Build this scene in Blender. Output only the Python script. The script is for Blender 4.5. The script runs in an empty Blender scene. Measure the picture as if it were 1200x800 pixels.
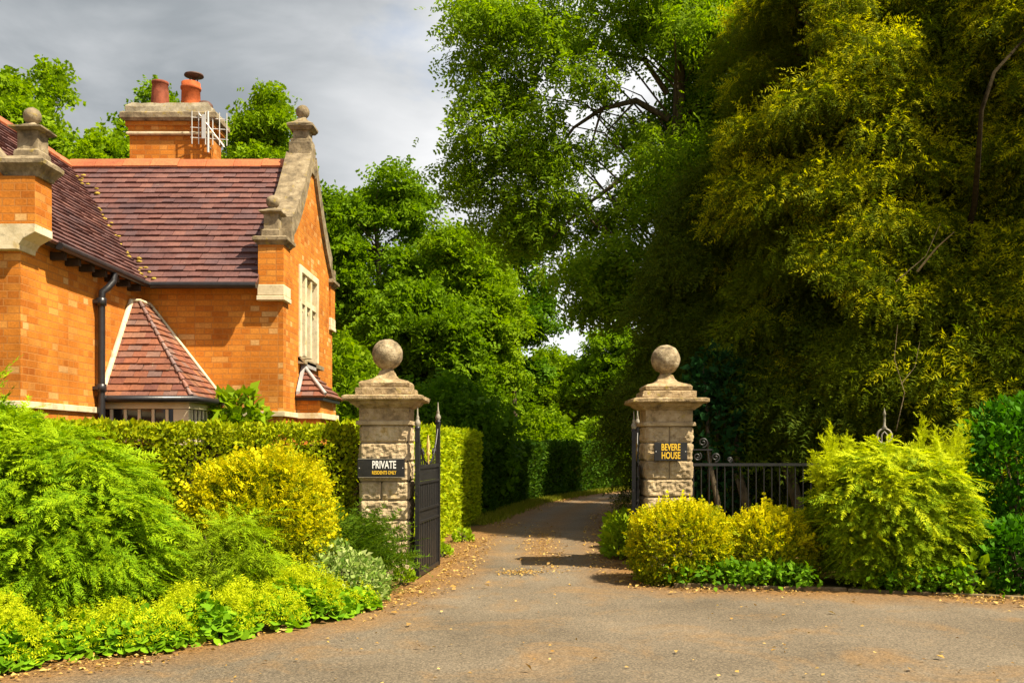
import bpy, math, random
import numpy as np
from mathutils import Vector, noise as mnoise

random.seed(7)
RNG = np.random.default_rng(11)
SC = bpy.context.scene
COL = SC.collection
EYE = 1.58
FPX = 1100.0

def P(px, py, Y):
    """real-world point that lies at depth Y (used to take measurements from the photograph)"""
    return ((px - 600.0) / FPX * Y, Y, EYE + (520.0 - py) / FPX * Y)

# ------------------------------------------------------------------ scene tree helpers
def thing(name, label, cat, loc=(0, 0, 0), group=None):
    o = bpy.data.objects.new(name, None)
    o.empty_display_size = 0.2
    o.location = loc
    COL.objects.link(o)
    o['label'] = label
    o['category'] = cat
    if group:
        o['group'] = group
    return o

def tag(o, label=None, cat=None, group=None, kind=None):
    if label: o['label'] = label
    if cat: o['category'] = cat
    if group: o['group'] = group
    if kind: o['kind'] = kind
    return o

def link(name, me, parent=None):
    """mesh coordinates are world coordinates; keep the part where it is under its parent"""
    o = bpy.data.objects.new(name, me)
    COL.objects.link(o)
    if parent is not None:
        o.parent = parent
        r = parent
        off = Vector((0, 0, 0))
        while r is not None:
            off += r.location
            r = r.parent
        o.location = -off
    return o

class MB:
    def __init__(s):
        s.v = []; s.f = []; s.sm = []
    def add(s, verts, faces, smooth=False):
        b = len(s.v)
        s.v.extend([tuple(map(float, p)) for p in verts])
        for f in faces:
            s.f.append([b + i for i in f]); s.sm.append(smooth)
    def box(s, x0, x1, y0, y1, z0, z1):
        s.add([(x0,y0,z0),(x1,y0,z0),(x1,y1,z0),(x0,y1,z0),(x0,y0,z1),(x1,y0,z1),(x1,y1,z1),(x0,y1,z1)],
              [(0,3,2,1),(4,5,6,7),(0,1,5,4),(1,2,6,5),(2,3,7,6),(3,0,4,7)])
        return s
    def hexa(s, p):
        s.add(p, [(0,3,2,1),(4,5,6,7),(0,1,5,4),(1,2,6,5),(2,3,7,6),(3,0,4,7)])
        return s
    def prism(s, poly, vec):
        """extrude a planar polygon (list of 3-D points) by vec"""
        n = len(poly); v = Vector(vec)
        a = [Vector(p) for p in poly]; b = [p + v for p in a]
        nrm = Vector((0,0,0))
        for i in range(n):
            nrm += a[i].cross(a[(i+1) % n])
        if nrm.dot(v) > 0:
            a.reverse(); b.reverse()
        s.add(a + b, [tuple(range(n)), tuple(reversed(range(n, 2*n)))] +
              [(i, n+i, n+(i+1) % n, (i+1) % n) for i in range(n)])
        return s
    def tube(s, pts, rad, seg=8, caps=True, smooth=True):
        pts = [Vector(p) for p in pts]; n = len(pts)
        if not hasattr(rad, '__len__'): rad = [rad] * n
        vs = []; prev = None
        for i in range(n):
            d = (pts[min(i+1, n-1)] - pts[max(i-1, 0)]).normalized()
            if prev is None:
                up = Vector((0,0,1)) if abs(d.z) < 0.9 else Vector((1,0,0))
                a = d.cross(up).normalized()
            else:
                a = (prev - d * prev.dot(d)).normalized()
            b = d.cross(a); prev = a
            for k in range(seg):
                t = 2*math.pi*k/seg
                vs.append(pts[i] + (a*math.cos(t) + b*math.sin(t)) * rad[i])
        fs = []
        for i in range(n-1):
            for k in range(seg):
                k2 = (k+1) % seg
                fs.append((i*seg+k, i*seg+k2, (i+1)*seg+k2, (i+1)*seg+k))
        s.add(vs, fs, smooth)
        if caps:
            s.add(vs[:seg], [tuple(reversed(range(seg)))]); s.add(vs[-seg:], [tuple(range(seg))])
        return s
    def lathe(s, c, prof, seg=20, smooth=True, jit=0.0):
        cx, cy, cz = c; vs = []; n = len(prof)
        for r, z in prof:
            for k in range(seg):
                t = 2*math.pi*k/seg
                rr = r * (1 + random.uniform(-jit, jit))
                vs.append((cx + rr*math.cos(t), cy + rr*math.sin(t), cz + z))
        fs = [(i*seg+k, i*seg+(k+1) % seg, (i+1)*seg+(k+1) % seg, (i+1)*seg+k) for i in range(n-1) for k in range(seg)]
        s.add(vs, fs, smooth)
        s.add(vs[:seg], [tuple(reversed(range(seg)))]); s.add(vs[-seg:], [tuple(range(seg))])
        return s
    def square(s, c, prof, jit=0.0, div=1, ay=1.0):
        """square plan mouldings: profile (half width, z); div splits each side so edges can be worn"""
        cx, cy, cz = c; vs = []; n = len(prof); seg = 4*div
        for r, z in prof:
            for side in range(4):
                for k in range(div):
                    t = k/div*2 - 1
                    x, y = [(t,-1),(1,t),(-t,1),(-1,-t)][side]
                    rr = r + random.uniform(-jit, jit)
                    vs.append((cx + x*rr, cy + y*rr*ay, cz + z + random.uniform(-jit, jit)*0.6))
        fs = [(i*seg+k, i*seg+(k+1) % seg, (i+1)*seg+(k+1) % seg, (i+1)*seg+k) for i in range(n-1) for k in range(seg)]
        s.add(vs, fs)
        s.add(vs[:seg], [tuple(reversed(range(seg)))]); s.add(vs[-seg:], [tuple(range(seg))])
        return s
    def sphere(s, c, r, seg=20, rings=12, sz=1.0, rough=0.0, fr=3.0):
        prof = []
        cx, cy, cz = c; vs = []
        for i in range(rings+1):
            a = math.pi*i/rings
            for k in range(seg):
                t = 2*math.pi*k/seg
                d = Vector((math.sin(a)*math.cos(t), math.sin(a)*math.sin(t), -math.cos(a)*sz))
                q = 1 + rough*mnoise.noise(d*fr + Vector((cx, cy, cz))*7)
                vs.append((cx + d.x*r*q, cy + d.y*r*q, cz + d.z*r*q))
        fs = [(i*seg+k, i*seg+(k+1) % seg, (i+1)*seg+(k+1) % seg, (i+1)*seg+k) for i in range(rings) for k in range(seg)]
        s.add(vs, fs, True)
        return s
    def build(s, name, mat, parent=None, bevel=0.0):
        me = bpy.data.meshes.new(name)
        me.from_pydata(s.v, [], s.f)
        uv = me.uv_layers.new(name='UVMap')
        buf = np.zeros((len(me.loops), 2), np.float32)
        up = Vector((0,0,1))
        for p in me.polygons:
            n = p.normal
            if abs(n.z) > 0.985:
                u, w = Vector((1,0,0)), Vector((0,1,0))
            else:
                u = up.cross(n).normalized(); w = n.cross(u)
            for li, vi in zip(p.loop_indices, p.vertices):
                co = me.vertices[vi].co
                buf[li] = (co.dot(u), co.dot(w))
        uv.data.foreach_set('uv', buf.ravel())
        me.polygons.foreach_set('use_smooth', s.sm)
        me.materials.append(mat)
        o = link(name, me, parent)
        if bevel > 0:
            m = o.modifiers.new('bevel', 'BEVEL'); m.width = bevel; m.segments = 2; m.limit_method = 'ANGLE'
        return o

def islands(mb):
    par = list(range(len(mb.v)))
    def find(i):
        while par[i] != i:
            par[i] = par[par[i]]; i = par[i]
        return i
    for f in mb.f:
        r = find(f[0])
        for i in f[1:]: par[find(i)] = r
    groups = {}
    for f, sm in zip(mb.f, mb.sm): groups.setdefault(find(f[0]), []).append((f, sm))
    for fs in groups.values():
        m = MB(); idx = {}
        for f, sm in fs:
            g = []
            for i in f:
                if i not in idx: idx[i] = len(m.v); m.v.append(mb.v[i])
                g.append(idx[i])
            m.f.append(g); m.sm.append(sm)
        yield m
def build_each(mb, name, mat, parent, bevel=0.0):
    """every separate piece becomes a part of its own"""
    return [m.build(name, mat, parent, bevel) for m in islands(mb)]

def polymesh(name, arr, mat, parent=None):
    """arr: (M, k, 3) separate polygons of k corners, linked as ONE mesh"""
    arr = np.ascontiguousarray(arr, dtype=np.float32)
    M, k, _ = arr.shape
    me = bpy.data.meshes.new(name)
    me.vertices.add(M*k); me.vertices.foreach_set('co', arr.reshape(-1))
    me.loops.add(M*k); me.loops.foreach_set('vertex_index', np.arange(M*k, dtype=np.int32))
    me.polygons.add(M); me.polygons.foreach_set('loop_start', np.arange(M, dtype=np.int32)*k)
    me.update(calc_edges=True)
    me.materials.append(mat)
    return link(name, me, parent)

# ------------------------------------------------------------------ materials
def newmat(name):
    m = bpy.data.materials.new(name); m.use_nodes = True
    nt = m.node_tree; nt.nodes.clear()
    out = nt.nodes.new('ShaderNodeOutputMaterial')
    return m, nt, out

def N(nt, t, **kw):
    n = nt.nodes.new(t)
    for k, v in kw.items():
        if k.startswith('i_'):
            n.inputs[k[2:].replace('_', ' ')].default_value = v
        else:
            setattr(n, k, v)
    return n

def ramp(nt, src, stops):
    r = nt.nodes.new('ShaderNodeValToRGB')
    while len(r.color_ramp.elements) < len(stops):
        r.color_ramp.elements.new(0.5)
    for e, (p, c) in zip(r.color_ramp.elements, stops):
        e.position = p; e.color = (*c, 1) if len(c) == 3 else c
    nt.links.new(src, r.inputs[0])
    return r.outputs[0]

def mixc(nt, fac, a, b, mode='MIX'):
    m = nt.nodes.new('ShaderNodeMix'); m.data_type = 'RGBA'; m.blend_type = mode
    for sock, val in ((m.inputs[0], fac), (m.inputs[6], a), (m.inputs[7], b)):
        if hasattr(val, 'is_linked') or hasattr(val, 'links'):
            nt.links.new(val, sock)
        elif isinstance(val, (int, float)):
            sock.default_value = val
        else:
            sock.default_value = (*val, 1)
    return m.outputs[2]

def noisef(nt, vec, scale, detail=4, rough=0.55, dist=0.0):
    n = N(nt, 'ShaderNodeTexNoise')
    n.inputs['Scale'].default_value = scale; n.inputs['Detail'].default_value = detail
    n.inputs['Roughness'].default_value = rough; n.inputs['Distortion'].default_value = dist
    nt.links.new(vec, n.inputs['Vector'])
    return n.outputs['Fac']

def principled(nt, out, col, rough=0.8, height=None, dist=0.01, spec=0.3, metal=0.0):
    b = N(nt, 'ShaderNodeBsdfPrincipled')
    b.inputs['Roughness'].default_value = rough if not hasattr(rough, 'links') else 0.5
    if hasattr(rough, 'links'): nt.links.new(rough, b.inputs['Roughness'])
    b.inputs['Specular IOR Level'].default_value = spec
    b.inputs['Metallic'].default_value = metal
    if hasattr(col, 'links'): nt.links.new(col, b.inputs['Base Color'])
    else: b.inputs['Base Color'].default_value = (*col, 1)
    if height is not None:
        bp = N(nt, 'ShaderNodeBump'); bp.inputs['Distance'].default_value = dist
        bp.inputs['Strength'].default_value = 1.0
        nt.links.new(height, bp.inputs['Height']); nt.links.new(bp.outputs[0], b.inputs['Normal'])
    nt.links.new(b.outputs[0], out.inputs[0])
    return b

def obj_co(nt):
    return N(nt, 'ShaderNodeTexCoord').outputs['Object']

def leaf_mat(name, stops, trans=0.35, rough=0.5, patch=None, patch_scale=1.2, lo=0.45, hi=0.65, spec=0.25):
    """stops: colours a leaf may have (random per leaf); patch: second foliage colour in patches"""
    m, nt, out = newmat(name)
    g = N(nt, 'ShaderNodeNewGeometry')
    k = len(stops)
    col = ramp(nt, g.outputs['Random Per Island'], [(i/max(1, k-1), c) for i, c in enumerate(stops)])
    if patch is not None:
        nf = noisef(nt, obj_co(nt), patch_scale, 3)
        mr = N(nt, 'ShaderNodeMapRange'); mr.inputs[1].default_value = lo; mr.inputs[2].default_value = hi
        nt.links.new(nf, mr.inputs[0])
        col = mixc(nt, mr.outputs[0], col, patch)
    b = N(nt, 'ShaderNodeBsdfPrincipled')
    b.inputs['Roughness'].default_value = rough
    b.inputs['Specular IOR Level'].default_value = spec
    nt.links.new(col, b.inputs['Base Color'])
    t = N(nt, 'ShaderNodeBsdfTranslucent')
    hs = N(nt, 'ShaderNodeHueSaturation'); hs.inputs['Value'].default_value = 1.35; hs.inputs['Saturation'].default_value = 1.05
    nt.links.new(col, hs.inputs['Color']); nt.links.new(hs.outputs[0], t.inputs['Color'])
    mx = N(nt, 'ShaderNodeMixShader'); mx.inputs[0].default_value = trans
    nt.links.new(b.outputs[0], mx.inputs[1]); nt.links.new(t.outputs[0], mx.inputs[2])
    nt.links.new(mx.outputs[0], out.inputs[0])
    return m

def brick_mat():
    m, nt, out = newmat('orange_brick')
    uv = N(nt, 'ShaderNodeUVMap').outputs[0]
    def bt(c1, c2, mort):
        b = N(nt, 'ShaderNodeTexBrick')
        b.inputs['Scale'].default_value = 1.0
        b.inputs['Brick Width'].default_value = 0.225; b.inputs['Row Height'].default_value = 0.0765
        b.inputs['Mortar Size'].default_value = 0.0055; b.inputs['Mortar Smooth'].default_value = 0.25
        b.inputs['Bias'].default_value = 0.0
        b.offset = 0.5; b.squash = 0.55; b.squash_frequency = 2
        b.inputs['Color1'].default_value = c1; b.inputs['Color2'].default_value = c2; b.inputs['Mortar'].default_value = mort
        nt.links.new(uv, b.inputs['Vector'])
        return b
    b = bt((0,0,0,1), (1,1,1,1), (0.5,0.5,0.5,1))
    col = ramp(nt, b.outputs['Color'], [(0.0, (0.47,0.145,0.018)), (0.2, (0.55,0.188,0.024)), (0.6, (0.60,0.215,0.028)),
                                        (0.88, (0.62,0.25,0.040)), (0.95, (0.64,0.30,0.075)), (1.0, (0.66,0.40,0.16))])
    oc = obj_co(nt)
    st = ramp(nt, noisef(nt, oc, 1.3, 5), [(0.30, (0.58,0.52,0.48)), (0.5, (0.92,0.9,0.88)), (0.68, (1.06,1.05,1.04))])
    col = mixc(nt, 1.0, col, st, 'MULTIPLY')
    fine = ramp(nt, noisef(nt, oc, 42, 3), [(0.3, (0.8,0.78,0.74)), (0.7, (1.1,1.08,1.05))])
    col = mixc(nt, 1.0, col, fine, 'MULTIPLY')
    col = mixc(nt, b.outputs['Fac'], col, (0.44, 0.175, 0.042))
    inv = N(nt, 'ShaderNodeMath', operation='SUBTRACT'); inv.inputs[0].default_value = 1.0
    nt.links.new(b.outputs['Fac'], inv.inputs[1])
    ad = N(nt, 'ShaderNodeMath', operation='MULTIPLY_ADD'); ad.inputs[1].default_value = 0.35
    nt.links.new(noisef(nt, oc, 60, 4), ad.inputs[0]); nt.links.new(inv.outputs[0], ad.inputs[2])
    principled(nt, out, col, 0.88, ad.outputs[0], 0.006, 0.15)
    return m

def tile_mat(name, stops, lichen=0.68):
    m, nt, out = newmat(name)
    g = N(nt, 'ShaderNodeNewGeometry')
    k = len(stops)
    col = ramp(nt, g.outputs['Random Per Island'], [(i/(k-1), c) for i, c in enumerate(stops)])
    oc = obj_co(nt)
    st = ramp(nt, noisef(nt, oc, 1.6, 5), [(0.35, (0.70,0.68,0.72)), (0.65, (1.1,1.05,1.0))])
    col = mixc(nt, 1.0, col, st, 'MULTIPLY')
    fine = ramp(nt, noisef(nt, oc, 30, 4), [(0.3, (0.75,0.75,0.75)), (0.7, (1.15,1.12,1.1))])
    col = mixc(nt, 1.0, col, fine, 'MULTIPLY')
    li = N(nt, 'ShaderNodeMapRange'); li.inputs[1].default_value = lichen; li.inputs[2].default_value = lichen + 0.08
    nt.links.new(noisef(nt, oc, 5, 6, 0.7), li.inputs[0])
    col = mixc(nt, li.outputs[0], col, (0.40, 0.33, 0.20))
    principled(nt, out, col, 0.62, noisef(nt, oc, 45, 4), 0.004, 0.35)
    return m

def stone_mat(name, base, dark, pale, scale=4.0, lich=(0.30,0.22,0.05), bump=0.006):
    m, nt, out = newmat(name)
    oc = obj_co(nt)
    c = ramp(nt, noisef(nt, oc, scale, 6, 0.65), [(0.28, dark), (0.5, base), (0.72, pale)])
    sp = N(nt, 'ShaderNodeMapRange'); sp.inputs[1].default_value = 0.56; sp.inputs[2].default_value = 0.68
    nt.links.new(noisef(nt, oc, scale*3.1, 5, 0.7), sp.inputs[0])
    c = mixc(nt, sp.outputs[0], c, tuple(x*0.55 for x in base))
    sl = N(nt, 'ShaderNodeMapRange'); sl.inputs[1].default_value = 0.6; sl.inputs[2].default_value = 0.75
    nt.links.new(noisef(nt, oc, scale*1.7 + 1, 4), sl.inputs[0])
    c = mixc(nt, sl.outputs[0], c, lich)
    ad = N(nt, 'ShaderNodeMath', operation='MULTIPLY_ADD'); ad.inputs[1].default_value = 0.5
    nt.links.new(noisef(nt, oc, 70, 4), ad.inputs[0]); nt.links.new(noisef(nt, oc, 22, 4), ad.inputs[2])
    principled(nt, out, c, 0.9, ad.outputs[0], bump, 0.12)
    return m

def plain(name, col, rough=0.6, spec=0.3, metal=0.0, var=0.25, scale=14.0, bump=0.002):
    m, nt, out = newmat(name)
    oc = obj_co(nt)
    f = ramp(nt, noisef(nt, oc, scale, 5), [(0.3, tuple(c*(1-var) for c in col)), (0.7, tuple(min(1, c*(1+var)) for c in col))])
    principled(nt, out, f, rough, noisef(nt, oc, scale*4, 3), bump, spec, metal)
    return m

def bark_mat(name, a, b):
    m, nt, out = newmat(name)
    oc = obj_co(nt)
    mp = N(nt, 'ShaderNodeMapping'); mp.inputs['Scale'].default_value = (1, 1, 0.18)
    nt.links.new(oc, mp.inputs[0])
    f = noisef(nt, mp.outputs[0], 16, 6, 0.7)
    c = ramp(nt, f, [(0.32, a), (0.66, b)])
    principled(nt, out, c, 0.9, f, 0.03, 0.1)
    return m

def asphalt_mat():
    m, nt, out = newmat('old_asphalt')
    oc = obj_co(nt)
    at = N(nt, 'ShaderNodeAttribute', attribute_name='edge')
    big = noisef(nt, oc, 0.7, 5)
    base = ramp(nt, big, [(0.3, (0.13,0.104,0.073)), (0.7, (0.21,0.170,0.122))])
    fine = ramp(nt, noisef(nt, oc, 55, 5, 0.75), [(0.3, (0.55,0.55,0.55)), (0.55, (1,1,1)), (0.75, (1.5,1.48,1.42))])
    base = mixc(nt, 1.0, base, fine, 'MULTIPLY')
    # brown crumbled leaf soil with a ragged border where it spills over the tarmac
    soil = ramp(nt, noisef(nt, oc, 38, 6, 0.75), [(0.3, (0.085,0.042,0.016)), (0.5, (0.20,0.105,0.036)), (0.72, (0.36,0.22,0.085))])
    ms = N(nt, 'ShaderNodeMath', operation='MULTIPLY_ADD'); ms.inputs[1].default_value = 0.9
    nt.links.new(noisef(nt, oc, 2.6, 7, 0.72), ms.inputs[0]); nt.links.new(at.outputs['Fac'], ms.inputs[2])
    mr = N(nt, 'ShaderNodeMapRange'); mr.inputs[1].default_value = 0.46; mr.inputs[2].default_value = 1.15
    mr.inputs[3].default_value = 1.0; mr.inputs[4].default_value = 0.0
    nt.links.new(ms.outputs[0], mr.inputs[0])
    col = mixc(nt, mr.outputs[0], base, soil)
    pt = N(nt, 'ShaderNodeMapRange'); pt.inputs[1].default_value = 0.50; pt.inputs[2].default_value = 0.72
    nt.links.new(noisef(nt, oc, 1.15, 7, 0.7, 0.6), pt.inputs[0])
    pm = N(nt, 'ShaderNodeMath', operation='MULTIPLY'); pm.inputs[1].default_value = 0.8
    nt.links.new(pt.outputs[0], pm.inputs[0])
    col = mixc(nt, pm.outputs[0], col, (0.25, 0.145, 0.058))
    # coarse stone chips
    vo = N(nt, 'ShaderNodeTexVoronoi'); vo.inputs['Scale'].default_value = 75; nt.links.new(oc, vo.inputs['Vector'])
    chip = ramp(nt, vo.outputs['Color'], [(0.2, (0.62,0.62,0.62)), (0.55, (1,1,1)), (0.9, (1.5,1.46,1.38))])
    col = mixc(nt, 0.75, col, chip, 'MULTIPLY')
    principled(nt, out, col, 0.92, noisef(nt, oc, 70, 4, 0.8), 0.010, 0.15)
    return m

def soil_mat():
    m, nt, out = newmat('leafy_soil')
    oc = obj_co(nt)
    s = ramp(nt, noisef(nt, oc, 38, 6, 0.75), [(0.3, (0.085,0.042,0.016)), (0.5, (0.20,0.105,0.036)), (0.72, (0.36,0.22,0.085))])
    g = ramp(nt, noisef(nt, oc, 25, 5, 0.7), [(0.3, (0.03,0.055,0.01)), (0.7, (0.09,0.12,0.02))])
    mr = N(nt, 'ShaderNodeMapRange'); mr.inputs[1].default_value = 0.45; mr.inputs[2].default_value = 0.6
    nt.links.new(noisef(nt, oc, 0.5, 5), mr.inputs[0])
    c = mixc(nt, mr.outputs[0], s, g)
    principled(nt, out, c, 0.95, noisef(nt, oc, 30, 5), 0.03, 0.05)
    return m

M = {}
M['brick'] = brick_mat()
M['tile'] = tile_mat('clay_roof_tile', [(0.115,0.050,0.043), (0.15,0.066,0.056), (0.13,0.060,0.054), (0.19,0.088,0.070), (0.11,0.060,0.060), (0.16,0.080,0.073)])
M['tile_porch'] = tile_mat('mottled_porch_tile', [(0.20,0.070,0.042), (0.27,0.105,0.052), (0.16,0.062,0.047), (0.31,0.13,0.06), (0.19,0.12,0.10), (0.24,0.085,0.045)], 0.66)
M['hip'] = tile_mat('grey_hip_tile', [(0.20,0.13,0.11), (0.27,0.19,0.17), (0.24,0.11,0.08)], 0.66)
M['ridge'] = tile_mat('orange_ridge_tile', [(0.50,0.16,0.055), (0.42,0.12,0.045), (0.55,0.19,0.07)], 0.7)
M['stone'] = stone_mat('weathered_house_stone', (0.22,0.17,0.105), (0.06,0.05,0.034), (0.38,0.31,0.20), 6.0)
M['cream'] = stone_mat('cream_dressed_stone', (0.62,0.52,0.34), (0.42,0.34,0.2), (0.70,0.61,0.44), 3.0, (0.45,0.33,0.14), 0.003)
M['pier'] = stone_mat('rock_faced_sandstone', (0.43,0.325,0.19), (0.24,0.175,0.10), (0.56,0.45,0.29), 3.4, (0.40,0.27,0.09), 0.012)
M['cap'] = stone_mat('lichened_cap_stone', (0.33,0.235,0.125), (0.085,0.062,0.038), (0.50,0.385,0.24), 7.0, (0.33,0.25,0.06), 0.016)
M['ball'] = stone_mat('grey_lichened_ball_stone', (0.28,0.215,0.13), (0.055,0.044,0.03), (0.46,0.38,0.25), 11.0, (0.27,0.22,0.07), 0.014)
M['mortar'] = stone_mat('grey_mortar', (0.27,0.23,0.16), (0.15,0.12,0.08), (0.38,0.33,0.24), 8.0)
M['joint'] = stone_mat('dark_joint_mortar', (0.13,0.10,0.065), (0.07,0.055,0.035), (0.19,0.15,0.10), 8.0)
M['kerb'] = stone_mat('mossy_edging_stone', (0.16,0.11,0.055), (0.06,0.045,0.022), (0.26,0.19,0.10), 8.0)
M['iron'] = plain('black_painted_iron', (0.014,0.013,0.013), 0.42, 0.5, 0.0, 0.4, 20, 0.001)
M['gilt'] = plain('old_gilt', (0.55,0.38,0.12), 0.5, 0.5, 0.0, 0.3, 30, 0.001)
M['grey_iron'] = plain('weathered_grey_iron', (0.26,0.23,0.17), 0.6, 0.4, 0.0, 0.35, 25, 0.001)
M['pipe'] = plain('black_pipe', (0.016,0.014,0.015), 0.35, 0.5, 0.0, 0.3, 10, 0.001)
M['lead'] = plain('lead_flashing', (0.33,0.31,0.30), 0.6, 0.4, 0.0, 0.2, 6, 0.003)
M['cream_paint'] = plain('cream_paint', (0.68,0.57,0.38), 0.55, 0.3, 0.0, 0.12, 6, 0.001)
M['timber'] = plain('dark_eave_timber', (0.045,0.028,0.018), 0.7, 0.2, 0.0, 0.3, 12, 0.002)
M['pot'] = plain('terracotta_pot', (0.38,0.085,0.022), 0.75, 0.2, 0.0, 0.35, 9, 0.004)
M['pot_old'] = plain('sooty_terracotta_pot', (0.22,0.06,0.03), 0.8, 0.2, 0.0, 0.4, 9, 0.004)
M['rust'] = plain('rusty_cowl', (0.10,0.05,0.035), 0.6, 0.3, 0.2, 0.4, 12, 0.001)
M['alu'] = plain('dull_aluminium', (0.62,0.60,0.55), 0.45, 0.5, 0.6, 0.1, 10, 0.0)
M['sign'] = plain('black_sign_face', (0.014,0.0135,0.013), 0.35, 0.4, 0.0, 0.6, 9, 0.001)
M['white'] = plain('white_letter', (0.80,0.78,0.74), 0.5, 0.3, 0.0, 0.04, 6, 0.0)
M['yellow'] = plain('yellow_letter', (0.78,0.48,0.03), 0.5, 0.3, 0.0, 0.06, 6, 0.0)
M['asphalt'] = asphalt_mat()
M['soil'] = soil_mat()
M['twig'] = plain('twiggy_interior', (0.035,0.026,0.012), 0.95, 0.05, 0.0, 0.5, 20, 0.02)
M['moss'] = plain('yellow_moss', (0.38,0.27,0.05), 0.95, 0.05, 0.0, 0.35, 20, 0.01)
M['bark'] = bark_mat('grey_brown_bark', (0.035,0.025,0.015), (0.15,0.115,0.07))
M['bark_red'] = bark_mat('reddish_yew_bark', (0.06,0.028,0.014), (0.24,0.125,0.06))
M['dead'] = bark_mat('bleached_dead_wood', (0.17,0.12,0.06), (0.42,0.33,0.19))
gm, gnt, gout = newmat('dark_window_glass')
gb = principled(gnt, gout, (0.02, 0.018, 0.015), 0.08, None, 0, 0.6)
M['glass'] = gm

L = {}
L['ash'] = leaf_mat('ash_leaf', [(0.11,0.20,0.006), (0.165,0.27,0.008), (0.24,0.34,0.010), (0.13,0.22,0.006)], 0.50, 0.6, spec=0.05)
L['broad'] = leaf_mat('broad_leaf', [(0.080,0.16,0.005), (0.14,0.245,0.007), (0.20,0.315,0.009), (0.10,0.19,0.006)], 0.42, 0.6, spec=0.05)
L['broad_dark'] = leaf_mat('dark_broad_leaf', [(0.055,0.135,0.006), (0.09,0.19,0.008), (0.13,0.24,0.010)], 0.38, 0.6, spec=0.05)
L['oak'] = leaf_mat('yellow_green_oak_leaf', [(0.11,0.20,0.005), (0.19,0.30,0.007), (0.26,0.37,0.010)], 0.42, 0.6, spec=0.05)
L['yew'] = leaf_mat('yew_needle', [(0.06,0.095,0.003), (0.11,0.155,0.004), (0.18,0.21,0.004), (0.085,0.125,0.003)], 0.46, 0.6, spec=0.05)
L['yew_sunlit'] = leaf_mat('sunlit_yew_needle', [(0.42,0.42,0.004), (0.58,0.53,0.005), (0.30,0.34,0.004), (0.50,0.49,0.005)], 0.50, 0.6, spec=0.05)  # brighter copy of the yew needles, coloured like sunlit clump tops
L['yew_dark'] = leaf_mat('dark_yew_needle', [(0.04,0.07,0.004), (0.07,0.105,0.005), (0.11,0.14,0.005)], 0.3, 0.6, spec=0.05)
L['holly'] = leaf_mat('blue_green_leaf', [(0.010,0.036,0.010), (0.016,0.058,0.014), (0.024,0.08,0.016)], 0.25, 0.6, None, spec=0.05)
L['hedge'] = leaf_mat('clipped_hedge_leaf', [(0.16,0.23,0.005), (0.31,0.37,0.006), (0.44,0.45,0.007), (0.09,0.14,0.005)], 0.33, 0.6, spec=0.05)
L['hedge_green'] = leaf_mat('beech_hedge_leaf', [(0.24,0.34,0.006), (0.38,0.46,0.008), (0.46,0.50,0.010), (0.17,0.26,0.006)], 0.38, 0.6, spec=0.05)
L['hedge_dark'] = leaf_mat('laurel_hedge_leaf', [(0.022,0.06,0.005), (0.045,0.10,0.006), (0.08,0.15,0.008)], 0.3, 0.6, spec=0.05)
L['conifer'] = leaf_mat('green_conifer_spray', [(0.10,0.21,0.004), (0.16,0.29,0.005), (0.22,0.35,0.006), (0.08,0.16,0.004)], 0.3, 0.6, spec=0.05)
L['conifer_tip'] = leaf_mat('yellow_green_conifer_tip', [(0.23,0.36,0.005), (0.31,0.43,0.006), (0.27,0.40,0.006)], 0.33, 0.6, spec=0.05)
L['feather'] = leaf_mat('feathery_conifer_spray', [(0.13,0.22,0.006), (0.22,0.32,0.008), (0.28,0.37,0.010)], 0.3, 0.6, spec=0.05)
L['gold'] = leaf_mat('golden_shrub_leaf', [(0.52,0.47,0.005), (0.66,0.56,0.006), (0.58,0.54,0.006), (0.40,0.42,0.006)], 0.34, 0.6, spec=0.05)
L['gold_inner'] = leaf_mat('olive_shrub_leaf', [(0.20,0.25,0.006), (0.30,0.33,0.006), (0.13,0.19,0.006)], 0.34, 0.6, spec=0.05)  # inner leaves, and the lower outer ones toned down as shade
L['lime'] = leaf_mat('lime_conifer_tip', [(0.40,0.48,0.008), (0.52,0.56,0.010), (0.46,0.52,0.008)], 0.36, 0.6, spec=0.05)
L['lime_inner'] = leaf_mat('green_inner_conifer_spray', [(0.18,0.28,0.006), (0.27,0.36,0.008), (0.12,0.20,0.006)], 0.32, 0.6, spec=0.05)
L['emerald'] = leaf_mat('emerald_shrub_leaf', [(0.030,0.105,0.005), (0.052,0.165,0.006), (0.085,0.225,0.008)], 0.3, 0.6, spec=0.05)
L['fern'] = leaf_mat('dark_fern_spray', [(0.05,0.11,0.006), (0.085,0.15,0.008), (0.13,0.20,0.010)], 0.3, 0.6, spec=0.05)
L['silver'] = leaf_mat('variegated_leaf', [(0.12,0.24,0.03), (0.28,0.38,0.08), (0.46,0.50,0.20), (0.18,0.30,0.03), (0.36,0.44,0.12)], 0.3, 0.6, spec=0.05)
L['mantle'] = leaf_mat('lady_mantle_leaf', [(0.10,0.24,0.008), (0.17,0.33,0.010), (0.22,0.38,0.012)], 0.3, 0.6, spec=0.05)
L['froth'] = leaf_mat('frothy_flower', [(0.40,0.49,0.008), (0.54,0.57,0.010), (0.47,0.53,0.010)], 0.36, 0.6, spec=0.05)
L['cover'] = leaf_mat('ground_cover_leaf', [(0.055,0.145,0.005), (0.10,0.22,0.006), (0.155,0.29,0.010)], 0.3, 0.6, spec=0.05)
L['weed'] = leaf_mat('bright_weed_leaf', [(0.18,0.30,0.008), (0.28,0.40,0.010), (0.34,0.44,0.02)], 0.36, 0.6, spec=0.05)
L['climber'] = leaf_mat('climber_leaf', [(0.12,0.22,0.006), (0.20,0.31,0.008), (0.27,0.37,0.010)], 0.36, 0.6, spec=0.05)
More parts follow.
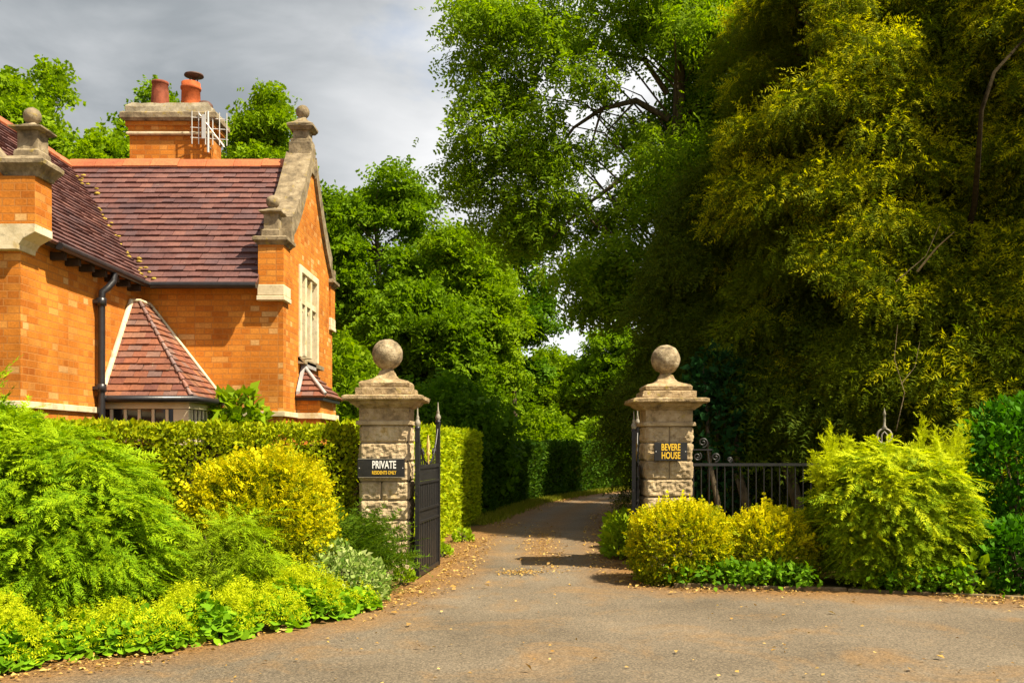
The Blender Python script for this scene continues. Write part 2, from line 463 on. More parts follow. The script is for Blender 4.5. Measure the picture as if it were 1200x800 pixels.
L['grass'] = leaf_mat('verge_grass', [(0.12,0.15,0.010), (0.19,0.21,0.012), (0.26,0.24,0.03)], 0.3, 0.7, spec=0.05)
L['litter'] = leaf_mat('dry_fallen_leaf', [(0.26,0.14,0.035), (0.42,0.25,0.065), (0.56,0.40,0.13), (0.20,0.105,0.035), (0.50,0.30,0.06)], 0.1, 0.8, spec=0.05)

# ------------------------------------------------------------------ foliage helpers
def unit(a):
    return a / np.maximum(np.linalg.norm(a, axis=-1, keepdims=True), 1e-9)

def wob(p, k, seed, octaves=3):
    """smooth pseudo noise in about [-1, 1], vectorised"""
    r = np.random.default_rng(seed); out = 0; amp = 1; tot = 0
    for o in range(octaves):
        for _ in range(3):
            d = r.normal(size=3); d /= np.linalg.norm(d)
            out = out + amp*np.sin(p @ (d*k) + r.uniform(0, 6.28)); tot += amp*0.75
        k *= 2.1; amp *= 0.55
    return out / tot

def frond(pairs, ll, lw, ang=50, droop=0.15, taper=0.55, quad=False, tip=True, rng=RNG, lift=0.0):
    """a spray in local coordinates: y along the stem (0..1), x sideways, z its upper face"""
    polys = []
    for i in range(pairs):
        t = 0.06 + 0.9*i/max(1, pairs-1)
        for s in (-1, 1):
            tt = t + rng.uniform(-0.03, 0.03)
            b = np.array([0, tt, -droop*tt*tt])
            a = math.radians(ang + rng.uniform(-14, 14))
            d = np.array([s*math.sin(a), math.cos(a), lift + rng.uniform(-0.35, 0.25)]); d /= np.linalg.norm(d)
            l = ll*(1 - taper*t)*rng.uniform(0.8, 1.15)
            q = np.cross(d, [0, 0, 1]); q /= np.linalg.norm(q); q = q + np.array([0, 0, rng.uniform(-0.5, 0.5)])
            w = lw*rng.uniform(0.8, 1.2)
            if quad:
                mid = b + d*l*0.45
                polys.append([b, mid + q*w, b + d*l + np.array([0, 0, -0.12*l]), mid - q*w])
            else:
                polys.append([b - q*w*0.6, b + q*w*0.6, b + d*l])
    if tip:
        b = np.array([0, 0.93, -droop*0.86]); e = np.array([0, 1.0 + ll*0.4, -droop*1.2])
        q = np.array([1, 0, 0.2])
        if quad: polys.append([b, (b+e)/2 + q*lw, e, (b+e)/2 - q*lw])
        else: polys.append([b - q*lw*0.6, b + q*lw*0.6, e])
    return np.array(polys)

def single_leaf(w=0.32, fold=0.10):
    return np.array([[[0,0,0],[w,0.45,fold],[0,1,-0.08],[-w,0.45,fold]]])

def round_leaf():
    a = np.linspace(-math.pi/2, 1.5*math.pi, 9)[:-1]
    return np.array([[[0.5*math.cos(t), 0.5 + 0.5*math.sin(t), 0.12*(abs(math.cos(t)))] for t in a]])

def stamp(protos, pos, d, n, scale, rng=RNG):
    """place prototype sprays: returns (M, k, 3) polygons"""
    d = unit(d); n = n - (n*d).sum(-1, keepdims=True)*d; n = unit(n); s = np.cross(d, n)
    R = np.stack([s, d, n], axis=1)
    which = rng.integers(0, len(protos), len(pos)); outs = []
    for i, pr in enumerate(protos):
        m = which == i
        if not m.any(): continue
        k = pr.shape[1]
        v = np.einsum('fka,nab->nfkb', pr, R[m]) * scale[m][:, None, None, None] + pos[m][:, None, None, :]
        outs.append(v.reshape(-1, k, 3))
    return np.concatenate(outs)

PR = {}
PR['yew'] = [frond(6, 0.34, 0.055, 48, 0.30) for _ in range(5)]
PR['thuja'] = [frond(7, 0.40, 0.062, 42, 0.16) for _ in range(5)]
PR['feather'] = [frond(11, 0.24, 0.022, 40, 0.22) for _ in range(5)]
PR['gold'] = [frond(5, 0.36, 0.075, 46, 0.05, quad=True) for _ in range(5)]
PR['ash'] = [frond(4, 0.42, 0.085, 55, 0.30, 0.3, quad=True) for _ in range(5)]
PR['broad'] = [frond(3, 0.55, 0.16, 58, 0.2, 0.25, quad=True) for _ in range(5)]
PR['leaf'] = [single_leaf(0.30), single_leaf(0.36, 0.04), single_leaf(0.27, 0.16)]
PR['fern'] = [frond(13, 0.26, 0.03, 62, 0.35) for _ in range(4)]
PR['round'] = [round_leaf()]
PR['froth'] = [frond(3, 0.5, 0.16, 60, 0.0, 0.2) for _ in range(4)]

def rnd_unit(n, rng):
    return unit(rng.normal(size=(n, 3)))

def ellipsoid_sprays(c, rad, n, protos, size, rng, lump=0.18, k=3.0, depth=0.35, up=0.25, out=1.0, jit=0.5, zmin=-0.25,
                     seed=0, droop=0.0, flat=0.5, boxy=0.0):
    c = np.array(c, float); rad = np.array(rad, float)
    u = rnd_unit(int(n*1.9), rng); u = u[u[:, 2] > zmin][:n]
    if boxy > 0:
        q = u / np.max(np.abs(u), axis=1, keepdims=True); u2 = u*(1-boxy) + q*boxy
    else:
        u2 = u
    f = 1 + lump*wob(u*rad, k, seed)
    f = f * (1 - depth*rng.random(len(u))**1.6)
    pos = c + u2*rad*f[:, None]
    pos[:, 2] = np.maximum(pos[:, 2], 0.03 + 0.05*rng.random(len(pos)))
    o = unit(u/rad)
    d = o*out + np.array([0, 0, up]) + jit*rng.normal(size=o.shape) - np.array([0, 0, droop])
    nn = np.array([0, 0, 1.0])*flat + o*(1-flat) + 0.5*rng.normal(size=o.shape)
    sc = size*rng.uniform(0.6, 1.25, len(pos))*np.where(rng.random(len(pos)) < 0.06, 1.7, 1.0)
    return stamp(protos, pos, d, nn, sc, rng)

def stems(mb, c, h, spread, n, r, rng):
    for _ in range(n):
        a = rng.uniform(0, 6.28); e = spread*rng.uniform(0.3, 1.0)
        mb.tube([(c[0]+0.05*math.cos(a), c[1]+0.05*math.sin(a), -0.03), (c[0]+e*0.4*math.cos(a), c[1]+e*0.4*math.sin(a), h*0.45),
                 (c[0]+e*math.cos(a), c[1]+e*math.sin(a), h*rng.uniform(0.7, 0.95))], [r, r*0.7, r*0.25], 6)

def shrub(name, label, cat, X, Y, rx, ry, h, n, proto, size, mat, seed, group=None, zc=0.42, **kw):
    """dome shaped shrub standing on the ground"""
    rng = np.random.default_rng(seed)
    t = thing(name, label, cat, (X, Y, 0), group)
    arr = ellipsoid_sprays((X, Y, h*zc), (rx, ry, h*(1-zc)), n, PR[proto], size, rng, seed=seed, zmin=kw.pop('zmin', -0.7), **kw)
    polymesh('foliage', arr, L[mat], t)
    mb = MB(); stems(mb, (X, Y), h*0.8, min(rx, ry)*0.6, 7, 0.02, rng); mb.build('stem', M['bark'], t)
    return t

def tufted(c, rad, K, m, protos, size, rng, lump=0.2, k=3.0, depth=0.4, up=0.15, zmin=-0.7, seed=0, boxy=0.0, fan=65, plate=0.8, spread=0.12, tip0=0.15, tip1=1.0):
    """plates of sprays fanning outwards, with dark gaps between; returns sunlit outer tips and the remaining sprays apart"""
    c = np.array(c, float); rad = np.array(rad, float)
    u = rnd_unit(K*3, rng); u = u[u[:, 2] > zmin][:K]
    if boxy > 0:
        u2 = u*(1-boxy) + boxy*u/np.max(np.abs(u), axis=1, keepdims=True)
    else: u2 = u
    f = 1 - depth*rng.random(len(u))**1.3
    lum = 1 + lump*wob(u*rad, k, seed)
    base = c + u2*rad*(f*lum)[:, None]
    o = unit(u/rad)
    n0 = unit(np.array([0, 0, plate]) + 0.35*o + 0.28*rng.normal(size=o.shape))
    d0 = o + np.array([0, 0, up]) + 0.22*rng.normal(size=o.shape)
    d0 = unit(d0 - (d0*n0).sum(-1, keepdims=True)*n0); s0 = np.cross(d0, n0)
    outer, inner = [], []
    a = np.radians(rng.uniform(-fan, fan, (len(u), m)))
    ts = rng.uniform(0.7, 1.3, len(u))
    d = d0[:, None]*np.cos(a)[..., None] + s0[:, None]*np.sin(a)[..., None] + 0.16*rng.normal(size=(len(u), m, 3))
    r = rng.random((len(u), m))
    pos = base[:, None] + d*(spread*(r*1.6-0.6)*ts[:, None])[..., None] + 0.02*rng.normal(size=d.shape)
    nn = n0[:, None] + 0.25*rng.normal(size=d.shape)
    sc = size*ts[:, None]*(1 - 0.35*np.abs(a)/1.2)*rng.uniform(0.75, 1.2, a.shape)
    pos[..., 2] = np.maximum(pos[..., 2], 0.04)
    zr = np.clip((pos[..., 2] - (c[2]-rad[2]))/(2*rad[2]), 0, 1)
    tipm = (f[:, None] > 1 - depth*0.45) & (r > 0.25) & (rng.random(r.shape) < tip0 + (tip1-tip0)*zr**1.8)  # bright growth tips favour the top, putting overhead sun into the colour
    res = []
    for mk in (tipm, ~tipm):
        res.append(stamp(protos, pos[mk], d[mk], nn[mk], sc[mk], rng))
    return res

def conifer_bush(name, label, X, Y, rx, ry, h, K, m, proto, size, mat_tip, mat_in, seed, zc=0.45, **kw):
    rng = np.random.default_rng(seed)
    t = thing(name, label, 'conifer', (X, Y, 0))
    a, b = tufted((X, Y, h*zc), (rx, ry, h*(1-zc)), K, m, PR[proto], size, rng, seed=seed, **kw)
    polymesh('sunlit_new_growth', a, L[mat_tip], t); polymesh('foliage', b, L[mat_in], t)
    mb = MB(); stems(mb, (X, Y), h*0.8, min(rx, ry)*0.6, 9, 0.022, rng); mb.build('stem', M['bark'], t)
    return t

def golden(label, X, Y, rx, ry, h, n, size, seed, zc=0.45, lump=0.06, boxy=0.2):
    rng = np.random.default_rng(seed)
    t = thing('golden_dome_shrub', label, 'shrub', (X, Y, 0))
    c = (X, Y, h*zc); r = (rx, ry, h*(1-zc))
    a = ellipsoid_sprays(c, r, int(n*0.85), PR['gold'], size, rng, lump=lump, depth=0.10, up=0.5, jit=0.6, zmin=-0.75, seed=seed, boxy=boxy)
    b = ellipsoid_sprays(c, np.array(r)*0.97, int(n*0.75), PR['gold'], size, rng, lump=lump, depth=0.35, up=0.3, jit=0.6, zmin=-0.8, seed=seed, boxy=boxy)
    zz = a[:, :, 2].mean(1)/h + 0.22*rng.normal(size=len(a)); top = zz > 0.40  # gold above, olive below: sun on top and shade beneath put into colour
    polymesh('sunlit_new_growth', a[top], L['gold'], t); polymesh('foliage', np.concatenate([b, a[~top]]), L['gold_inner'], t)
    mb = MB(); stems(mb, (X, Y), h*0.8, min(rx, ry)*0.6, 7, 0.02, rng); mb.build('stem', M['bark'], t)
    return t

def hedge(name, label, pts, thick, h, density, proto, size, mat, seed, wave=0.05, cat='hedge', core=True, tops=0.05):
    """clipped hedge along a plan polyline (its front face), thick to the left of travel"""
    rng = np.random.default_rng(seed)
    t = thing(name, label, cat, (pts[0][0], pts[0][1], 0))
    outs = []; mb = MB()
    for (x0, y0), (x1, y1) in zip(pts[:-1], pts[1:]):
        a = np.array([x0, y0, 0.]); d = np.array([x1-x0, y1-y0, 0.]); ln = np.linalg.norm(d); d /= ln
        nrm = np.array([d[1], -d[0], 0.]); back = -nrm
        faces = [(ln, h, 'front'), (ln, h, 'back'), (ln, thick, 'top'), (thick, h, 'e0'), (thick, h, 'e1')]
        for w, hh, kind in faces:
            n = int(w*hh*density*(0.35 if kind == 'back' else 1.0))
            if n < 1: continue
            u = rng.random(n)*w; v = rng.random(n)*hh
            if kind == 'front': p = a + d*u[:, None] + np.array([0, 0, 1.])*v[:, None]; o = nrm
            elif kind == 'back': p = a + back*thick + d*u[:, None] + np.array([0, 0, 1.])*v[:, None]; o = back
            elif kind == 'top': p = a + d*u[:, None] + back*v[:, None] + np.array([0, 0, h]); o = np.array([0, 0, 1.])
            elif kind == 'e0': p = a + back*u[:, None] + np.array([0, 0, 1.])*v[:, None]; o = -d
            else: p = a + d*ln + back*u[:, None] + np.array([0, 0, 1.])*v[:, None]; o = d
            off = wave*wob(p, 2.2, seed) + 0.03*wob(p, 9, seed+1) - 0.16*rng.random(n)**1.3
            p = p + o*off[:, None]
            dd = o*0.8 + np.array([0, 0, 0.45]) + 0.75*rng.normal(size=p.shape)
            nn = o + 0.8*rng.normal(size=p.shape)
            sc = size*rng.uniform(0.6, 1.3, n)
            if kind == 'top' and tops > 0:
                sc = sc*rng.choice([1, 1, 1.5], n)
            outs.append(stamp(PR[proto], p, dd, nn, sc, rng))
        if core:
            q = 0.21
            A = a - nrm*q; B = a + d*ln - nrm*q; C = a + d*ln + back*(thick-q); D = a + back*(thick-q)
            pts8 = [A, B, C, D]
            mb.hexa([(p[0], p[1], 0.0) for p in pts8] + [(p[0], p[1], h-q) for p in pts8])
    polymesh('foliage', np.concatenate(outs), L[mat], t)
    if core: mb.build('twig_core', M['twig'], t)
    return t

def tree(name, label, X, Y, h, tr, cc, rad, n_clumps, clump, per, proto, size, mat, seed, cat='tree', group=None, bark='bark',
         up=0.15, droop=0.0, gap=-0.35, lean=(0, 0), extra=None, trunk_top=None, flat=0.6, shell=0.45, limb_share=0.6, lr=0.34):
    """tapered trunk with limbs out to leaf clumps; clumps sit in the crown's volume with gaps between"""
    rng = np.random.default_rng(seed)
    t = thing(name, label, cat, (X, Y, 0), group)
    cc = np.array(cc, float); rad = np.array(rad, float)
    cl = []
    while len(cl) < n_clumps:
        u = rnd_unit(1, rng)[0]*rng.random()**shell
        if wob((u*rad)[None], 2.4/clump/2, seed)[0] < gap: continue
        cl.append(cc + u*rad*(1 + 0.16*wob((u*2)[None], 2.0, seed+5)[0]))
    if extra is not None: cl += [np.array(e, float) for e in extra]
    cl = np.array(cl)
    mb = MB()
    top = trunk_top if trunk_top else cc[2] + rad[2]*0.55
    tp = []
    for i in range(9):
        f = i/8
        tp.append((X + lean[0]*f + 0.10*math.sin(3.1*f + seed)*f*2, Y + lean[1]*f + 0.08*math.cos(2.3*f + seed)*f, -0.1 + (top+0.1)*f))
    mb.tube(tp, [tr*(1.35 if i == 0 else 1)*(1 - 0.78*i/8) for i in range(9)], 10)
    for c in cl:
        if rng.random() > limb_share: continue
        hz = np.clip(c[2] - 0.45*np.hypot(c[0]-X, c[1]-Y) - 0.4, 0.25*top, top*0.97)
        f = hz/top; i = min(7, int(f*8)); g = f*8 - i
        s = Vector(tp[i]).lerp(Vector(tp[i+1]), g); e = Vector(c)
        mid = s.lerp(e, 0.5) + Vector((rng.normal()*0.2, rng.normal()*0.2, 0.22*(e-s).length*(0.6 if droop < 0.3 else 1.0)))
        r0 = max(0.014, tr*lr*(1 - 0.7*f))
        mb.tube([s, s.lerp(mid, 0.55) + Vector((0, 0, 0.05)), mid, mid.lerp(e, 0.6) + Vector((rng.normal()*0.08, 0, 0.04)), e],
                [r0, r0*0.75, r0*0.55, r0*0.36, r0*0.15], 6, caps=False)
    mb.build('trunk', M[bark], t)
    outs = []
    n = int(per)
    for c in cl:
        s = clump*rng.uniform(0.65, 1.3)
        m = int(n*(s/clump)**2)
        off = rng.normal(size=(m, 3))*0.46*np.array([s*rng.uniform(0.8, 1.3), s*rng.uniform(0.8, 1.3), s*rng.uniform(0.42, 0.7)])
        off[:, 2] -= 0.25*np.hypot(off[:, 0], off[:, 1])
        pos = c + off
        o = unit(off + 1e-6)
        rc = unit(pos - cc)
        d = o*0.7 + rc*0.5 + np.array([0, 0, up-droop]) + 0.55*rng.normal(size=o.shape)
        nn = np.array([0, 0, 1.0])*flat + 0.4*o + 0.5*rng.normal(size=o.shape)
        outs.append(stamp(PR[proto], pos, d, nn, size*rng.uniform(0.65, 1.3, m), rng))
    polymesh('crown', np.concatenate(outs), L[mat], t)
    return t

def yew(name, label, X, Y, h, rad, n_clumps, seed, mat, tr=0.28, zlo=0.9, trunks=1, group=None, gold=0.0, fine=1.0):
    """tall evergreen with drooping sprays hanging from layered boughs"""
    rng = np.random.default_rng(seed)
    t = thing(name, label, 'evergreen tree', (X, Y, 0), group)
    mb = MB(); boughs = MB()
    tps = []
    for k in range(trunks):
        ox, oy = (0, 0) if k == 0 else (rng.uniform(-0.5, 0.5), rng.uniform(-0.4, 0.3))
        pts = [(X+ox + 0.14*math.sin(2*i+seed+k)*i/8, Y+oy + 0.1*math.cos(1.7*i+seed), -0.1 + h*0.92*i/8) for i in range(9)]
        mb.tube(pts, [tr*(1.4 if i == 0 else 1)*(1 - 0.85*i/8)/(1 if k == 0 else 1.6) for i in range(9)], 10)
        tps.append(pts)
    mb.build('trunk', M['bark_red'], t)
    outs = []; sunlit_sprays = []
    for i in range(n_clumps):
        z = zlo + (h - zlo)*rng.random()**1.2
        f = (z - zlo)/(h - zlo)
        R = rad*(1 - f**2.2)**0.6*(0.72 + 0.28*min(1, f/0.15))
        a = rng.uniform(0, 2*math.pi)
        R *= 1 + 0.22*wob(np.array([[math.cos(a)*2, math.sin(a)*2, z*0.7]]), 1.6, seed)[0]
        rr = R*(1 - 0.55*rng.random()**2.0)
        c = np.array([X + rr*math.cos(a), Y + rr*math.sin(a), z])
        s = rng.uniform(0.34, 0.72)
        isg = gold*(0.35 + 1.3*(wob(c[None], 0.8, seed+9)[0] > 0.0)) > rng.random()
        base = Vector(tps[0][min(8, max(0, int((z - 0.2)/h*8)))])
        e = Vector(c)
        if rng.random() < 0.75:
            mid = base.lerp(e, 0.55) + Vector((0, 0, 0.25 + 0.2*rng.random()))
            boughs.tube([base, base.lerp(mid, 0.5) + Vector((0, 0, 0.15)), mid, mid.lerp(e, 0.6) + Vector((rng.normal()*0.06, 0, 0.04)), e],
                        [0.05, 0.042, 0.032, 0.02, 0.008], 5, caps=False)
        m = int(290*s*fine)
        u = rnd_unit(m, rng); u[:, 2] = np.abs(u[:, 2])*rng.choice([1, 1, -0.7], m)
        out = np.array([math.cos(a), math.sin(a), 0])
        pos = c + u*np.array([s, s, s*0.62])*(rng.random(m)**0.45)[:, None]
        lat = pos - c
        pos[:, 2] -= 0.60*(lat @ out).clip(0)**1.25 + 0.20*np.linalg.norm(lat[:, :2], axis=1)
        d = out*0.55 + unit(lat)*0.55 + np.array([0, 0, -0.70]) + 0.48*rng.normal(size=lat.shape)
        nn = out*0.6 + np.array([0, 0, 0.6]) + 0.5*rng.normal(size=lat.shape)
        outs.append(stamp(PR['yew'], pos, d, nn, 0.34/fine**0.6*rng.uniform(0.6, 1.35, m), rng))
        if isg:  # bright sprays over the clump tops put sunlight into the needle colour
            m = int(150*s*fine); u = rnd_unit(m, rng); u[:, 2] = np.abs(u[:, 2])
            pos = c + u*np.array([s*1.02, s*1.02, s*0.78])*(0.75 + 0.3*rng.random(m))[:, None]
            lat = pos - c; pos[:, 2] -= 0.60*(lat @ out).clip(0)**1.25 + 0.20*np.linalg.norm(lat[:, :2], axis=1)
            d = out*0.55 + unit(lat)*0.5 + np.array([0, 0, -0.60]) + 0.48*rng.normal(size=lat.shape)
            nn = out*0.6 + np.array([0, 0, 0.6]) + 0.5*rng.normal(size=lat.shape)
            sunlit_sprays.append(stamp(PR['yew'], pos, d, nn, 0.31/fine**0.6*rng.uniform(0.6, 1.35, m), rng))
    boughs.build('bough', M['bark'], t)
    polymesh('foliage', np.concatenate(outs), L[mat], t)
    if sunlit_sprays: polymesh('sunlit_golden_sprays', np.concatenate(sunlit_sprays), L['yew_sunlit'], t)
    return t

# ================================================================== GROUND AND ROAD
gnd = MB()
gnd.add([(-300,-200,-0.012),(300,-200,-0.012),(300,400,-0.012),(-300,400,-0.012)], [(0,1,2,3)])
tag(gnd.build('ground', M['soil']), kind='structure')

left_edge = [(-14,1.0), (-6.5,4.2), (-4.6,5.4), (-3.5,6.15), (-3.15,6.75), (-2.6,7.15), (-2.05,7.75), (-1.55,8.7), (-1.28,9.5), (-0.98,10.4),
             (-0.86,11.4), (-0.80,12.6), (-0.68,14.5), (-0.42,16.6), (0.0,20.2), (0.85,24.8), (2.2,28.5), (4.3,32.5), (7.5,36.5)]
right_edge = [(9.3,34.8), (6.2,31.2), (3.9,27.8), (2.9,25.0), (2.2,21.5), (1.74,17.6), (1.5,14.6), (1.42,13.2), (1.36,11.6), (1.42,10.55), (1.75,10.28),
              (2.6,10.12), (3.6,9.98), (4.4,9.72), (5.3,9.42), (7.0,9.1), (14,8.6)]
outline = np.array(left_edge + right_edge + [(14,-3), (-14,-3)], float)

def seg_dist(p, poly, closed=False):
    best = np.full(len(p), 1e9)
    n = len(poly)
    for i in range(n - (0 if closed else 1)):
        a = poly[i]; b = poly[(i+1) % n]; ab = b - a
        t = np.clip(((p - a) @ ab)/max(1e-9, ab @ ab), 0, 1)
        best = np.minimum(best, np.linalg.norm(p - (a + t[:, None]*ab), axis=1))
    return best
def inside(p, poly):
    c = np.zeros(len(p), bool); n = len(poly); j = n-1
    for i in range(n):
        xi, yi = poly[i]; xj, yj = poly[j]
        cond = ((yi > p[:, 1]) != (yj > p[:, 1])) & (p[:, 0] < (xj-xi)*(p[:, 1]-yi)/(yj-yi+1e-12) + xi)
        c ^= cond; j = i
    return c
edge_lines = [np.array(left_edge, float), np.array(right_edge, float)]
def road_sd(p):
    d = np.minimum(seg_dist(p, edge_lines[0]), seg_dist(p, edge_lines[1]))
    return np.where(inside(p, outline), d, -d)

def road_sheet(name, x0, x1, y0, y1, step, z):
    xs = np.arange(x0, x1+step/2, step); ys = np.arange(y0, y1+step/2, step)
    gx, gy = np.meshgrid(xs, ys); p = np.stack([gx.ravel(), gy.ravel()], 1)
    sd = road_sd(p)
    # worn strip of crumbled leaves down the middle of the drive counts as nearness to an edge
    mid = np.array([(0.30,12.2), (0.42,13.5), (0.55,16.5), (1.1,20.8), (2.0,25.5), (4.0,29.5)], float)
    dm = seg_dist(p, mid)
    fade = np.clip((p[:, 1] - 11.6)/1.2, 0, 1)
    val = np.minimum(sd, np.where(fade > 0, 0.12 + dm*1.1 + (1-fade)*0.6, 9.0))
    nx, ny = len(xs), len(ys)
    idx = np.arange(nx*ny).reshape(ny, nx)
    q = np.stack([idx[:-1, :-1], idx[:-1, 1:], idx[1:, 1:], idx[1:, :-1]], -1).reshape(-1, 4)
    keep = sd[q].max(1) > -0.22
    q = q[keep]
    used = np.unique(q); remap = np.full(nx*ny, -1); remap[used] = np.arange(len(used))
    q = remap[q]; pp = p[used]; vv = val[used]
    zz = z + 0.006*wob(np.c_[pp, np.zeros(len(pp))], 1.5, 3) - 0.004
    me = bpy.data.meshes.new(name)
    me.vertices.add(len(pp)); me.vertices.foreach_set('co', np.c_[pp, zz].astype(np.float32).ravel())
    me.loops.add(q.size); me.loops.foreach_set('vertex_index', q.astype(np.int32).ravel())
    me.polygons.add(len(q)); me.polygons.foreach_set('loop_start', np.arange(len(q), dtype=np.int32)*4)
    me.update(calc_edges=True)
    at = me.attributes.new('edge', 'FLOAT', 'POINT'); at.data.foreach_set('value', vv.astype(np.float32))
    me.materials.append(M['asphalt'])
    return tag(link(name, me), kind='structure')
road_sheet('road', -12, 12, -2.0, 9.2, 0.1, 0.004)
road_sheet('driveway', -2.5, 9.5, 9.2, 37.0, 0.1, 0.004)

# low stone edging of the right-hand bed
kb = MB()
kp = [(1.78,10.36), (2.6,10.22), (3.6,10.08), (4.4,9.82), (5.3,9.52), (7.0,9.2), (11,8.9)]
for (x0, y0), (x1, y1) in zip(kp[:-1], kp[1:]):
    d = Vector((x1-x0, y1-y0, 0)); ln = d.length; d.normalize(); nrm = Vector((-d.y, d.x, 0))
    k = max(1, int(ln/0.6))
    for i in range(k):
        a = Vector((x0, y0, 0)) + d*(ln*i/k + 0.006) + nrm*random.uniform(-0.012, 0.012)
        b = Vector((x0, y0, 0)) + d*(ln*(i+1)/k - 0.006) + nrm*random.uniform(-0.012, 0.012)
        zt = 0.045 + random.uniform(-0.018, 0.010); w = nrm*0.07
        kb.hexa([(*a.xy, -0.05), (*b.xy, -0.05), (*(b+w).xy, -0.05), (*(a+w).xy, -0.05), (*a.xy, zt), (*b.xy, zt), (*(b+w).xy, zt), (*(a+w).xy, zt)])
tag(kb.build('kerb', M['kerb'], None, 0.008), kind='structure')

# fallen leaves
def litter():
    rng = np.random.default_rng(5); pts = []
    for line, n, inn, outw in ((edge_lines[0][2:17], 5200, 0.42, 0.35), (edge_lines[1][1:16], 4200, 0.40, 0.30)):
        seg = line[1:] - line[:-1]; ln = np.linalg.norm(seg, axis=1); wgt = ln/ (np.abs(line[:-1, 1]) + 2); wgt /= wgt.sum()
        i = rng.choice(len(seg), n, p=wgt); t = rng.random(n)[:, None]
        p = line[i] + seg[i]*t
        nr = unit(np.c_[-seg[i][:, 1], seg[i][:, 0]])
        s = np.where(rng.random(n) < 0.6, -inn*rng.random(n)**1.9, outw*rng.random(n))
        pts.append(p + nr*s[:, None])
    p = np.c_[rng.uniform(-4, 8, 900), rng.uniform(5.5, 12, 900)]; pts.append(p[road_sd(p) > 0.05])
    m = rng.normal(size=(700, 2))*np.array([0.22, 2.6]) + np.array([0.45, 14.0]); m = m[m[:, 1] > 11.5]; pts.append(m)
    m = rng.normal(size=(260, 2))*np.array([0.14, 0.12]) + np.array([0.12, 11.45]); pts.append(m)
    p = np.concatenate(pts)
    dr = wob(np.c_[p, p[:, :1]*0], 2.4, 77); p = p[dr + 0.55*rng.random(len(p)) > 0.05]; n = len(p)
    pos = np.c_[p, 0.012 + 0.018*rng.random(n)]
    d = rng.normal(size=(n, 3)); d[:, 2] *= 0.2
    nn = np.array([0, 0, 1.]) + 0.35*rng.normal(size=(n, 3))
    arr = stamp(PR['leaf'], pos, d, nn, 0.030*rng.uniform(0.45, 1.5, n)*np.where(rng.random(n) < 0.08, 1.9, 1.0), rng)
    o = polymesh('fallen_leaves', arr, L['litter'])
    tag(o, 'dry brown and yellow fallen leaves along the drive and road edges', 'leaf litter', kind='stuff')
litter()

# ================================================================== THE LODGE
house = thing('lodge_house', 'orange brick gabled lodge with red tiled roofs, stone ball finials and a tall chimney', 'house', (-5.0, 12.65, 0))
XW = -5.0        # right side wall of the front wing
YF = 9.55        # front gable face of the front wing
YW = 12.65       # front wall of the side wing
XG = -3.085      # gable face of the side wing
YB = 16.1
ZE = 3.70        # eaves
XR, YR, ZR = -6.83, 14.42, 5.905
XL = 2*XR - XW

def roofz_y(y): return ZE + (y - 12.45)*(ZR - ZE)/(YR - 12.45)
# walls of the front wing
w = MB(); w.box(XW-0.3, XW, YF+0.3, YW, 0, ZE+0.04); w.build('wall', M['brick'], house)
w = MB(); w.box(XL, XL+0.3, YF+0.3, 16.4, 0, ZE+0.04); w.build('wall', M['brick'], house)
w = MB(); w.prism([(XL, YF, 0), (XW, YF, 0), (XW, YF, 3.55), (XR, YF, 5.75), (XL, YF, 3.55)], (0, 0.3, 0)); w.build('wall', M['brick'], house)
w = MB(); w.prism([(XL, 16.4, 0), (XW, 16.4, 0), (XW, 16.4, 3.6), (XR, 16.4, 5.8), (XL, 16.4, 3.6)], (0, 0.3, 0)); w.build('wall', M['brick'], house)
# walls of the side wing
w = MB(); w.box(XW, XG-0.3, YW, YW+0.3, 0, ZE+0.02); w.build('wall', M['brick'], house)
w = MB(); w.box(XW, XG-0.3, YB-0.3, YB, 0, ZE+0.02); w.build('wall', M['brick'], house)
# gable wall facing the drive, built round the window opening
WY0, WY1, WZ0, WZ1 = 13.58, 14.86, 2.84, 4.18
apexz = 5.98
def gz(y): return 4.10 + (apexz - 4.10)*(1 - abs(y - YR)/(YR - YW))
w = MB()
gt = 0.3
w.prism([(XG, YW, 0), (XG, WY0, 0), (XG, WY0, gz(WY0)), (XG, YW, gz(YW))], (-gt, 0, 0))
w.prism([(XG, WY1, 0), (XG, YB, 0), (XG, YB, gz(YB)), (XG, WY1, gz(WY1))], (-gt, 0, 0))
w.prism([(XG, WY0, 0), (XG, WY1, 0), (XG, WY1, WZ0), (XG, WY0, WZ0)], (-gt, 0, 0))
w.prism([(XG, WY0, WZ1), (XG, WY1, WZ1), (XG, WY1, gz(WY1)), (XG, YR, apexz), (XG, WY0, gz(WY0))], (-gt, 0, 0))
w.build('wall', M['brick'], house)

# stone string course
s = MB()
s.box(XL-0.03, XW+0.035, YF-0.035, YF-0.002, 1.95, 2.02)
s.box(XW+0.002, XW+0.035, YF, 11.3, 1.95, 2.02)
s.box(XW+0.04, XG+0.035, YW-0.035, YW-0.002, 1.95, 2.02)
s.box(XG+0.002, XG+0.035, YW, 13.38, 1.95, 2.02)
s.box(XG+0.002, XG+0.035, 14.62, YB, 1.95, 2.02)
build_each(s, 'string_course', M['cream'], house, 0.006)

